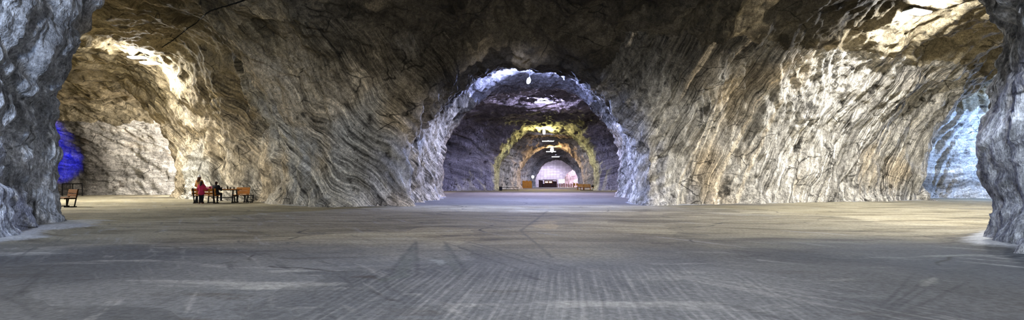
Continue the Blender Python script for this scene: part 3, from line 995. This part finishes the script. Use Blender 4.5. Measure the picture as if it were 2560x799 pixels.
def tall_chair(u, y, label):
    t = empty('wooden_chair', (gx(u, y), y, 0), math.radians(174), label, 'chair', 'wooden chairs right of the rail fence')
    MB().box((0, 0, 0.47), (0.5, 0.48, 0.05), bevel=0.01).build('seat', M['wood_ochre'], t)
    MB().box((0, -0.23, 0.92), (0.5, 0.04, 0.72), Matrix.Rotation(math.radians(6), 3, 'X'), bevel=0.01).build('backrest', M['wood_ochre'], t)
    for sx in (-1, 1):
        for sy in (-1, 1):
            MB().bar((sx * 0.21, sy * 0.2, 0), (sx * 0.21, sy * 0.2, 0.46), 0.055).build('leg', M['wood_dark'], t)


tall_chair(1436.5, 146, 'ochre high backed wooden chair nearest the rail fence')
tall_chair(1442.5, 143, 'ochre high backed wooden chair between two others at the far arch')
tall_chair(1449, 138, 'ochre high backed wooden chair nearest the right tunnel wall')

# ------------------------------------------------------------------ end of the tunnel: sawn block wall with an arched opening
n = NT('sawn_blocks')
P = n.coord()
br = n.t.nodes.new('ShaderNodeTexBrick')
xx, yy, zz = n.sep(P)
n.set(br.inputs['Vector'], n.vmath('ADD', n.com(xx, zz, 0.0), n.vmath('SCALE', n.noise(P, 1.2, 3, 0.6, out=1), scale=0.12)))
br.inputs['Scale'].default_value = 1.0
br.inputs['Brick Width'].default_value = 1.05
br.inputs['Row Height'].default_value = 0.55
br.inputs['Mortar Size'].default_value = 0.035
br.inputs['Color1'].default_value = lin((196, 190, 196)); br.inputs['Color2'].default_value = lin((168, 160, 168)); br.inputs['Mortar'].default_value = lin((124, 116, 124))
br.offset = 0.06
c = n.mix(n.mapr(n.noise(P, 1.5, 6, 0.65), 0.3, 0.7, 0.0, 0.5), br.outputs['Color'], lin((140, 130, 134)))
M['sawn_blocks'] = n.done(c, 0.9, n.bump(n.math('ADD', n.math('MULTIPLY', br.outputs['Fac'], -0.5), n.math('MULTIPLY', n.noise(P, 3, 5, 0.6), 0.4)), 0.8, 0.1))
wy0, wy1 = 168.0, 168.9
ac, aw, ah = 20.4, 3.1, 5.6
outl = [(-3, -0.3), (ac - aw - 1.6, -0.3)]
for k in range(17):
    a = math.pi * (1 - k / 16)
    wob = 0.14 * math.sin(k * 1.9)
    xo = ac + (aw + wob) * math.cos(a)
    zo = max(0.0, (ah + wob) * math.sin(a) ** 0.8)
    if k < 5: xo -= 1.5 * (1 - k / 5) ** 1.5
    outl.append((xo, zo))
outl += [(ac + aw, -0.3), (30, -0.3), (30, 12), (-3, 12)]
bm = bmesh.new()
f0 = [bm.verts.new((x, wy0, z)) for x, z in outl]
f1 = [bm.verts.new((x, wy1, z)) for x, z in outl]
e0 = [bm.edges.new((f0[i], f0[(i + 1) % len(f0)])) for i in range(len(f0))]
e1 = [bm.edges.new((f1[i], f1[(i + 1) % len(f1)])) for i in range(len(f1))]
bmesh.ops.triangle_fill(bm, edges=e0, use_beauty=True)
bmesh.ops.triangle_fill(bm, edges=e1, use_beauty=True)
for i in range(len(f0)):
    j = (i + 1) % len(f0)
    bm.faces.new((f0[i], f0[j], f1[j], f1[i]))
mb = MB(); mb.bm.free(); mb.bm = bm
tag(mb.build('wall_end', M['sawn_blocks']), kind='structure')


# ------------------------------------------------------------------ lamps
def lamp(name, loc, power, col, radius=0.25, spot=None, aim=None, blend=0.6):
    L = bpy.data.lights.new(name, 'SPOT' if spot else 'POINT')
    L.energy = power
    L.color = col
    L.shadow_soft_size = radius
    o = bpy.data.objects.new(name, L)
    COL.objects.link(o)
    o.location = loc
    if spot:
        L.spot_size = math.radians(spot)
        L.spot_blend = blend
        d = Vector(aim) - Vector(loc)
        o.rotation_euler = d.to_track_quat('-Z', 'Y').to_euler()
    return o




# ------------------------------------------------------------------ people
def caps_mesh(name, caps, mat, h=0.011, k=0.025, parent=None, cut=None):
    """one smooth skin over tapered capsules (a, b, ra, rb); later capsules may carry their own blend"""
    A = np.array([c[0] for c in caps], np.float32); B = np.array([c[1] for c in caps], np.float32)
    R = np.array([(c[2], c[3]) for c in caps], np.float32)
    lo = np.minimum(A - R.max(1)[:, None], B - R.max(1)[:, None]).min(0) - 0.04
    hi = np.maximum(A + R.max(1)[:, None], B + R.max(1)[:, None]).max(0) + 0.04
    ax = [np.arange(lo[i], hi[i] + h, h, dtype=np.float32) for i in range(3)]
    f = np.full([len(a) for a in ax], 9.0, np.float32)
    for c, a, b, r in zip(caps, A, B, R):
        kk = c[4] if len(c) > 4 else k
        m = max(r) + 0.06
        sl = []
        for i in range(3):
            l = max(0, int((min(a[i], b[i]) - m - lo[i]) / h)); u = int((max(a[i], b[i]) + m - lo[i]) / h) + 2
            sl.append(slice(l, u))
        X, Y, Z = np.meshgrid(ax[0][sl[0]], ax[1][sl[1]], ax[2][sl[2]], indexing='ij')
        e = b - a
        L2 = max(float(e @ e), 1e-9)
        t = np.clip(((X - a[0]) * e[0] + (Y - a[1]) * e[1] + (Z - a[2]) * e[2]) / L2, 0, 1)
        d = np.sqrt((X - a[0] - t * e[0]) ** 2 + (Y - a[1] - t * e[1]) ** 2 + (Z - a[2] - t * e[2]) ** 2) - (r[0] + (r[1] - r[0]) * t)
        g = f[tuple(sl)]
        hh = np.maximum(kk - np.abs(g - d), 0) / kk
        f[tuple(sl)] = np.minimum(g, d) - hh * hh * kk * 0.25
    if cut is not None:
        X, Y, Z = np.meshgrid(*ax, indexing='ij')
        f = np.maximum(f, cut(X, Y, Z))
    P, Q = surfnet(-f, lo, h)
    N, _ = vert_normals(P, Q)
    return np_mesh(name, P, Q, mat, N, parent)


def cloth(name, col, fold=6.0):
    return simple(name, col, 0.85, 0, 0.22, fold, 0.012)


def hand(wr, d, side, s=1.0, up=(0, 0, 1)):
    """palm, four bent fingers and a thumb from the side of the palm"""
    wr, d = Vector(wr), Vector(d).normalized()
    u = Vector(up)
    sd = d.cross(u).normalized() * side
    n_ = sd.cross(d).normalized() * side
    out = [(wr, wr + d * 0.055 * s, 0.026 * s, 0.030 * s), (wr + sd * 0.018 * s + d * 0.02 * s, wr + d * 0.08 * s + sd * 0.024 * s, 0.018 * s, 0.016 * s),
           (wr - sd * 0.018 * s + d * 0.02 * s, wr + d * 0.078 * s - sd * 0.026 * s, 0.018 * s, 0.015 * s)]
    for i, ln in enumerate((0.062, 0.074, 0.070, 0.052)):
        o = wr + d * 0.08 * s + sd * (0.033 - i * 0.0225) * s
        m_ = o + (d + sd * (0.12 - i * 0.08)) * ln * 0.55 * s
        t = m_ + (d * 0.75 - n_ * 0.65) * ln * 0.5 * s
        out += [(o, m_, 0.0098 * s, 0.0088 * s, 0.006), (m_, t, 0.0088 * s, 0.0075 * s, 0.004)]
    o = wr + d * 0.022 * s + sd * 0.028 * s
    m_ = o + (d * 0.5 + sd * 0.75) * 0.045 * s
    t = m_ + (d * 0.9 + sd * 0.15 - n_ * 0.25) * 0.036 * s
    return out + [(o, m_, 0.014 * s, 0.0115 * s, 0.008), (m_, t, 0.0112 * s, 0.009 * s, 0.004)]


def V3(*a): return Vector(a)


def person(label, H, loc, rz, J, cols, hair='short', hat=None, group=None, lean=0.0, bulk=1.0):
    """J: hips, knees, ankles, elbows, wrists as metres in the local frame (facing +Y)"""
    t = empty('person', loc, math.radians(rz), label, 'person', group)
    g = H / 1.7
    hipz = J['hip']
    ln = V3(0, math.sin(lean), math.cos(lean))
    base = V3(0, J.get('hipy', 0.0), hipz)
    chest = base + ln * 0.36 * g
    neck = base + ln * 0.55 * g
    hd = base + ln * 0.56 * g + V3(0, 0.02 * g, 0.145 * g)
    sh = {s: chest + ln * 0.12 * g + V3(s * 0.165 * g, 0, 0) for s in (-1, 1)}
    body = [(base + V3(-0.07 * g, 0, 0), base + V3(0.07 * g, 0, 0), 0.115 * g, 0.115 * g),
            (base, base + ln * 0.18 * g, 0.125 * g, 0.115 * g), (base + ln * 0.18 * g, chest, 0.115 * g, 0.135 * g),
            (chest + V3(-0.06 * g, 0, 0.04 * g), chest + V3(0.06 * g, 0, 0.04 * g), 0.12 * g, 0.12 * g),
            (sh[-1], sh[1], 0.065 * g, 0.065 * g), (chest + ln * 0.1 * g, neck + ln * 0.05 * g, 0.06 * g, 0.048 * g),
            # head, jaw, nose, brow, ears, lips
            (hd + V3(0, -0.012 * g, 0.03 * g), hd + V3(0, 0.012 * g, 0.02 * g), 0.088 * g, 0.083 * g),
            (hd + V3(0, 0.02 * g, -0.02 * g), hd + V3(0, 0.045 * g, -0.075 * g), 0.066 * g, 0.038 * g),
            (hd + V3(0, 0.085 * g, 0.012 * g), hd + V3(0, 0.108 * g, -0.022 * g), 0.010 * g, 0.015 * g, 0.012),
            (hd + V3(-0.032 * g, 0.082 * g, 0.026 * g), hd + V3(0.032 * g, 0.082 * g, 0.026 * g), 0.012 * g, 0.012 * g, 0.012),
            (hd + V3(-0.018 * g, 0.083 * g, -0.052 * g), hd + V3(0.018 * g, 0.083 * g, -0.052 * g), 0.008 * g, 0.008 * g, 0.006)]
    for s in (-1, 1):
        body.append((hd + V3(s * 0.088 * g, -0.005 * g, 0.015 * g), hd + V3(s * 0.090 * g, 0.0, -0.03 * g), 0.018 * g, 0.012 * g, 0.008))
    jk, tr, so = [], [], []
    for s in (-1, 1):
        e, w = V3(*J['elbow'][s]), V3(*J['wrist'][s])
        arm = [(sh[s], e, 0.054 * g, 0.043 * g), (e, w, 0.043 * g, 0.029 * g)]
        body += arm + hand(w, (w - e), s, g, J.get('hup', (0, 0.3, 1)))
        jk += [(a, b + (b - a).normalized() * 0.012 * (i == 1), ra + 0.020 * g * bulk, rb + 0.018 * g * bulk) for i, (a, b, ra, rb) in enumerate(arm)]
        hp, kn, an = base + V3(s * 0.085 * g, 0, -0.03 * g), V3(*J['knee'][s]), V3(*J['ankle'][s])
        fd = V3(*J['foot'][s]).normalized()
        leg = [(hp, kn, 0.088 * g, 0.058 * g), (kn, an, 0.056 * g, 0.038 * g)]
        body += leg + [(an, an + fd * 0.13 * g + V3(0, 0, -0.045 * g), 0.038 * g, 0.026 * g)]
        tr += [(a, b, ra + 0.014 * g, rb + 0.020 * g) for a, b, ra, rb in leg]
        hl = an + V3(0, 0, -0.04 * g)
        so += [(hl - fd * 0.045 * g, hl + fd * 0.15 * g, 0.043 * g, 0.038 * g), (hl, an + V3(0, 0, 0.03 * g), 0.045 * g, 0.048 * g)]
    zlo = min(J['ankle'][-1][2], J['ankle'][1][2]) - 0.085 * g
    caps_mesh('body', body, SKIN, 0.0095, 0.03, t)
    hem = J.get('hem', 0.0)
    jb = [(base + V3(-0.07 * g, 0, hem), base + V3(0.07 * g, 0, hem), 0.145 * g * bulk, 0.145 * g * bulk), (base + V3(0, 0, hem), base + ln * 0.18 * g, 0.150 * g * bulk, 0.140 * g * bulk),
          (base + ln * 0.18 * g, chest, 0.140 * g * bulk, 0.158 * g * bulk), (chest + V3(-0.06 * g, 0, 0.04 * g), chest + V3(0.06 * g, 0, 0.04 * g), 0.14 * g * bulk, 0.14 * g * bulk),
          (sh[-1], sh[1], 0.084 * g * bulk, 0.084 * g * bulk), (chest + ln * 0.1 * g, neck + ln * 0.005 * g, 0.085 * g, 0.072 * g)]
    caps_mesh('jacket', jb + jk, cols['jacket'], 0.013, 0.035, t)
    tb_ = [(base + V3(-0.07 * g, 0, -0.01), base + V3(0.07 * g, 0, -0.01), 0.128 * g, 0.128 * g)]
    caps_mesh('trousers', tb_ + tr, cols['trousers'], 0.013, 0.03, t)
    for q in (so[:2], so[2:]):
        caps_mesh('shoe', q, cols['shoes'], 0.010, 0.02, t, cut=lambda X, Y, Z: (zlo + 0.002) - Z)
    hr = [(hd + V3(0, -0.02 * g, 0.035 * g), hd + V3(0, 0.0, 0.035 * g), 0.097 * g, 0.092 * g), (hd + V3(0, -0.03 * g, 0.0), hd + V3(0, -0.025 * g, -0.06 * g), 0.088 * g, 0.068 * g)]
    if hair == 'long':
        back = hd + V3(0, -0.05 * g, -0.04 * g)
        hr += [(back, back + V3(-0.02 * g, -0.075 * g, -0.20 * g), 0.088 * g, 0.072 * g), (back, back + V3(0.03 * g, -0.08 * g, -0.24 * g), 0.080 * g, 0.045 * g)]
    front = hd.y + 0.048 * g
    caps_mesh('hair', hr, cols['hair'], 0.010, 0.03, t, cut=lambda X, Y, Z: np.minimum(Y - front, 0.02) - np.maximum(Z - (hd.z + 0.06 * g), 0) * 0.6)
    if hat:
        ht = caps_mesh('hat', [(hd + V3(0, -0.015 * g, 0.055 * g), hd + V3(0, -0.01 * g, 0.085 * g), 0.106 * g, 0.092 * g)], hat, 0.011, 0.02, t, cut=lambda X, Y, Z: (hd.z + 0.045 * g) - Z)
        caps_mesh('pompom', [(hd + V3(0, -0.02 * g, 0.19 * g), hd + V3(0.004, -0.02 * g, 0.20 * g), 0.034 * g, 0.034 * g)], hat, 0.010, 0.01, ht)
    return t


SKIN = simple('skin', (196, 150, 122), 0.55, 0, 0.08, 4)
BLACKC = cloth('black_cloth', (24, 24, 28))
NAVY = cloth('dark_trousers', (30, 31, 38))
TANC = cloth('tan_cloth', (178, 128, 74))
PINKC = cloth('pink_cloth', (172, 44, 78))
PALEP = cloth('pale_pink_cloth', (224, 138, 158))
HAIRB = simple('brown_hair', (92, 54, 30), 0.6, 0, 0.3, 30, 0.004, (4, 4, 0.6))
HAIRD = simple('dark_hair', (44, 26, 22), 0.6, 0, 0.3, 30, 0.004, (4, 4, 0.6))
HATW = simple('white_wool', (246, 245, 240), 0.9, 0, 0.1, 40, 0.006)
SHOE = simple('dark_shoe', (34, 28, 28), 0.6)
SHOEB = simple('brown_shoe', (96, 52, 34), 0.6)

person('standing person in a tan coat and white bobble hat behind the girl in pink', 1.64, (gx(498.5, 31.75), 31.75, 0.0), -10,
       dict(hip=0.865, elbow={-1: (-0.27, 0.02, 1.06), 1: (0.27, 0.06, 1.06)}, wrist={-1: (-0.24, 0.22, 0.95), 1: (0.18, 0.28, 1.00)},
            knee={-1: (-0.19, 0.05, 0.47), 1: (0.12, 0.03, 0.47)}, ankle={-1: (-0.24, -0.02, 0.082), 1: (0.13, 0.02, 0.082)},
            foot={-1: (-0.2, 1, 0), 1: (0.15, 1, 0)}, hem=-0.12),
       dict(jacket=TANC, trousers=NAVY, shoes=SHOE, hair=HAIRB), 'long', HATW, bulk=1.05)
person('girl in a raspberry pink jacket with long dark hair standing behind the bench', 1.32, (gx(503.5, 30.3), 30.3, 0.0), 8,
       dict(hip=0.70, elbow={-1: (-0.23, 0.05, 0.83), 1: (0.24, 0.08, 0.82)}, wrist={-1: (-0.17, 0.20, 0.80), 1: (0.22, 0.25, 0.86)},
            knee={-1: (-0.09, 0.03, 0.37), 1: (0.06, 0.04, 0.37)}, ankle={-1: (-0.10, -0.02, 0.069), 1: (0.05, 0.0, 0.069)},
            foot={-1: (-0.2, 1, 0), 1: (0.2, 1, 0)}, hem=-0.06),
       dict(jacket=PINKC, trousers=BLACKC, shoes=SHOEB, hair=HAIRD), 'long', bulk=1.15)
person('child in a black jacket sitting on the ochre bench, seen from behind', 1.45, (gx(539, 31.05), 31.10, 0.0), 0,
       dict(hip=0.615, hipy=-0.02, elbow={-1: (-0.25, 0.10, 0.80), 1: (0.25, 0.10, 0.80)}, wrist={-1: (-0.16, 0.28, 0.93), 1: (0.16, 0.28, 0.93)},
            knee={-1: (-0.10, 0.36, 0.56), 1: (0.10, 0.36, 0.56)}, ankle={-1: (-0.10, 0.30, 0.20), 1: (0.11, 0.34, 0.20)},
            foot={-1: (-0.1, 1, -0.2), 1: (0.1, 1, -0.2)}, hem=0.02),
       dict(jacket=BLACKC, trousers=NAVY, shoes=SHOE, hair=HAIRD), 'short', lean=0.08, bulk=1.1)

# pink bundle on the table
pb = empty('clothes_bundle', (gx(524, 31.75), 31.80, TT), 0.3, 'pale pink clothes bundle heaped on the left end of the picnic table', 'clothes')
caps_mesh('fabric', [(V3(-0.12, 0, 0.07), V3(0.08, 0.02, 0.08), 0.075, 0.085), (V3(0.08, -0.04, 0.06), V3(0.15, 0.03, 0.05), 0.06, 0.05), (V3(-0.03, -0.05, 0.11), V3(0.05, 0.04, 0.13), 0.05, 0.06), (V3(-0.16, -0.04, 0.05), V3(-0.05, -0.09, 0.05), 0.045, 0.05)],
          PALEP, 0.011, 0.02, pb, cut=lambda X, Y, Z: 0.002 - Z)
caps_mesh('dark_red_lining', [(V3(-0.01, -0.09, 0.10), V3(0.05, -0.095, 0.07), 0.035, 0.04)], cloth('dark_red_cloth', (110, 16, 34)), 0.010, 0.02, pb)


# ------------------------------------------------------------------ lamps one can see, hung from the rock, then lights out of view
M['lamp_white'] = glow('lamp_white', (1.0, 0.97, 0.90, 1), 40)
M['lamp_blue'] = glow('lamp_blue', (0.72, 0.78, 1.0, 1), 30)
M['lamp_yellow'] = glow('lamp_yellow', (1.0, 0.95, 0.6, 1), 14)


def hung_lamp(x, y, z, size, em, label, rz=0.0, tilt=(0, 0), group='floodlights under the rock roof'):
    """flood lamp: housing, bright face, two hangers up to the rock"""
    t = empty('ceiling_lamp', (x, y, z), math.radians(rz), label, 'lamp', group)
    L, Wd = size
    R = (Matrix.Rotation(math.radians(tilt[0]), 3, 'X') @ Matrix.Rotation(math.radians(tilt[1]), 3, 'Y'))
    MB().box((0, 0, 0.045), (L, Wd, 0.07), R, bevel=0.02).build('housing', M['grey_metal'], t)
    MB().box(R @ Vector((0, 0, -0.005)), (L * 0.94, Wd * 0.9, 0.05), R, bevel=0.015).build('bright_face', M[em], t)
    top = roof(x, y, min(z, 6.0)) - z + 0.25
    for s in (-1, 1):
        p = R @ Vector((s * L * 0.36, 0, 0.06))
        MB().bar(p, (p.x, p.y, top), 0.03).build('hanger', M['black_metal'], t)
    return t


def bulb_lamp(x, y, z, r, em, label, tilt=0.0):
    t = empty('bulb_lamp', (x, y, z), 0, label, 'lamp', 'bulbs under the tunnel roof')
    R = Matrix.Rotation(math.radians(tilt), 3, 'Y')
    MB().lathe([(0, -2.1 * r), (0.6 * r, -1.8 * r), (r, -0.9 * r), (r, 0.3 * r), (0.5 * r, 1.1 * r), (0.3 * r, 1.3 * r)], seg=16, rot=R).build('bulb', M[em], t, True)
    MB().lathe([(0.34 * r, 1.15 * r), (0.38 * r, 2.0 * r), (0, 2.1 * r)], seg=12, rot=R).build('socket', M['black_metal'], t, True)
    top = roof(x, y, min(z, 6.0)) - z + 0.2
    p = R @ Vector((0, 0, 1.9 * r))
    MB().tube([p, (p.x, p.y, max(top, p.z + 0.1))], 0.02, 6).build('cord', M['black_metal'], t)
    return t


def lit(x, y, z, power, up, col, cone=165):
    # most of a flood goes down and out; a little spills on the rock above it
    lamp('flood_or_fill_light', (x, y, z), power, col, 0.3, cone, (x, y, 0), 0.5)
    if up: lamp('spill_light', (x, y - 0.35, z + 0.05), up, col, 0.15)


WARM, COOL, BLUE, VIO = (1.0, 0.95, 0.84), (0.84, 0.92, 1.0), (0.40, 0.50, 1.0), (0.60, 0.57, 1.0)
YEL, ORA, PINK = (1.0, 0.92, 0.30), (1.0, 0.60, 0.22), (1.0, 0.62, 0.85)


def flood(u, v, drop, size, em, label, power, up, col, **k):
    p, nn = sight(u, v)
    hung_lamp(p.x, p.y, p.z - drop, size, em, label, **k)
    lit(p.x, p.y, p.z - drop - 0.22, power, up, col)
    print('LAMP', label, [round(q, 2) for q in p])


flood(345, 132, 0.35, (1.3, 0.55), 'lamp_white', 'white floodlight on the brown roof of the left wing, left one of the pair', 700, 700, (1.0, 0.98, 0.93))
flood(376, 146, 0.35, (1.3, 0.55), 'lamp_white', 'white floodlight on the brown roof of the left wing, right one of the pair', 700, 700, (1.0, 0.98, 0.93))
flood(2292, 14, 0.35, (1.5, 0.6), 'lamp_white', 'long white floodlight under the roof at upper right, above the right wing', 2600, 2000, (0.97, 0.98, 1.0), rz=20)


def hung_at(x, y, drop, size, em, label, power, up, col):
    z = roof(x, y) - drop
    hung_lamp(x, y, z, size, em, label)
    lit(x, y, z - 0.22, power, up, col)


hung_at(3.75, 60.5, 0.28, (2.2, 0.9), 'lamp_blue', 'wide white violet floodlight under the dark roof beyond the first tunnel arch', 12000, 6000, VIO)
hung_at(7.1, 101, 1.2, (2.4, 0.9), 'lamp_blue', 'white floodlight just beyond the yellow lit arch', 2200, 700, (0.8, 0.8, 1.0))
hung_at(9.2, 121, 0.9, (2.4, 0.9), 'lamp_blue', 'white floodlight just beyond the orange lit arch', 1800, 600, (0.75, 0.75, 1.0))
hung_at(12.0, 141, 0.5, (2.2, 0.8), 'lamp_blue', 'small bluish floodlight under the last dark stretch of tunnel roof', 1800, 500, (0.7, 0.72, 1.0))
hung_at(12.2, 161, 0.6, (4.0, 0.8), 'lamp_blue', 'long white floodlight above the pale block wall at the tunnel end', 7000, 800, (0.80, 0.76, 1.0))


def bulb_at(u, v, y, r, em, label, power, col, tilt=0.0):
    p = px(u, v, y)
    p.z = min(p.z, roof(p.x, p.y) - 1.5 * r)
    bulb_lamp(p.x, p.y, p.z, r, em, label, tilt)
    lamp('bulb_light', (p.x, p.y - 2.2 * r, p.z - 1.2 * r), power, col, 0.2)


bulb_at(1322, 200, 38, 0.14, 'lamp_blue', 'tilted blue white bulb hanging in the first tunnel arch', 6500, BLUE, 14)
bulb_at(1360, 325, 88, 0.24, 'lamp_yellow', 'round yellow bulb hanging in the yellow lit arch', 3200, YEL)
bulb_at(1380, 371, 110.5, 0.32, 'lamp_white', 'very bright bulb glowing in the orange lit arch', 2600, ORA)

# cable along the roof of the left wing
cp = []
CK = [(404, 118), (430, 101), (452, 84), (470, 70), (492, 55), (508, 40), (526, 26), (550, 19), (575, 12), (600, 3), (640, -14)]
for k in range(61):
    f_ = k / 60 * (len(CK) - 1)
    i_ = min(int(f_), len(CK) - 2)
    f_ -= i_
    p, nn = sight(CK[i_][0] * (1 - f_) + CK[i_ + 1][0] * f_, CK[i_][1] * (1 - f_) + CK[i_ + 1][1] * f_)
    if p: cp.append(p + nn * 0.045)
M['cable'] = simple('black_rubber', (14, 13, 12), 0.9)
cb = MB().tube(cp, 0.028, 6).build('cable', M['cable'], None, True)
tag(cb, 'black cable running across the brown roof above the left floodlights', 'cable')
lamp('rear_fill_light', (-1.0, -4.0, 6.5), 5500, (0.96, 0.97, 1.0), 0.5)  # unseen fill behind the camera, added to lift the whole hall
lit(-33.5, 29.5, roof(-33.5, 29.5) - 1.0, 9500, 60, (1.0, 0.97, 0.88))  # added left-wing fill out of view, evens out the left wall
lit(35, 24.5, roof(35, 24.5) - 1.0, 2400, 60, (1.0, 0.97, 0.92))  # right-wing counterpart, likewise an added unseen fill
lit(-14, 15, roof(-14, 15) - 0.8, 7500, 60, (1.0, 0.97, 0.92))  # added hall-side fill above the frame, brightens the front wall
lit(14, 16, roof(14, 16) - 0.8, 3800, 60, (1.0, 0.97, 0.92))  # the same unseen fill added on the right side
lamp('left_pillar_light', (-5, 1.5, 4), 3200, (0.46, 0.64, 1.0), 0.4, 70, (-12, 11.0, 4.5))
lamp('right_pillar_light', (4, 0.5, 4), 2000, (0.60, 0.76, 1.0), 0.4, 80, (9.5, 9.3, 4))
lamp('pink_lamp_light', (24.5, 173, 5), 4500, PINK)
lamp('yellow_end_light', (22.5, 171, 2.5), 1000, (1.0, 0.9, 0.6))
lamp('left_blue_light', (-45.0, 47.3, 2.0), 5000, (0.0, 0.01, 1.0), 0.2, 50, (-46.6, 53, 3.6), 0.8)
lamp('left_blue_light', (-45.0, 47.3, 6.0), 3000, (0.0, 0.01, 1.0), 0.2, 50, (-46.6, 53, 7.0), 0.9)
lamp('pocket_light', (-31.6, 51.3, 3.8), 2000, (1.0, 0.97, 0.95))
lamp('right_passage_light', (38.5, 37.0, 4.5), 2200, (0.30, 0.50, 1.0))
lamp('mouth_fill_light', (0.8, 21.5, 8.8), 4200, (0.45, 0.55, 1.0), 0.3, 96, (0.8, 28, 1.5), 0.7)  # added blue fill without a fixture, tints the rock around the mouth


# ------------------------------------------------------------------ camera, world, view
cam = bpy.data.cameras.new('camera')
cam.sensor_width = 36.0
cam.lens = 18.0
cam.shift_y = (HY - 399.5) / 2560.0
cam.clip_end = 600
co = bpy.data.objects.new('camera', cam)
COL.objects.link(co)
co.location = (0, 0, EYE)
co.rotation_euler = (math.pi / 2, 0, 0)
SC.camera = co
W = bpy.data.worlds.new('world')
W.use_nodes = True
W.node_tree.nodes['Background'].inputs[0].default_value = (0.01, 0.01, 0.012, 1)
SC.world = W
SC.view_settings.view_transform = 'Standard'
SC.view_settings.look = 'None'
SC.view_settings.gamma = 1
SC.view_settings.use_curve_mapping = False
SC.view_settings.exposure = 0.48
SC.cycles.max_bounces = 2
SC.cycles.diffuse_bounces = 2
SC.cycles.glossy_bounces = 1
SC.cycles.caustics_reflective = False
SC.cycles.caustics_refractive = False
SC.cycles.use_adaptive_sampling = True
SC.cycles.adaptive_threshold = 0.12
SC.cycles.adaptive_min_samples = 12
SC.cycles.use_denoising = True
SC.cycles.sample_clamp_indirect = 4.0
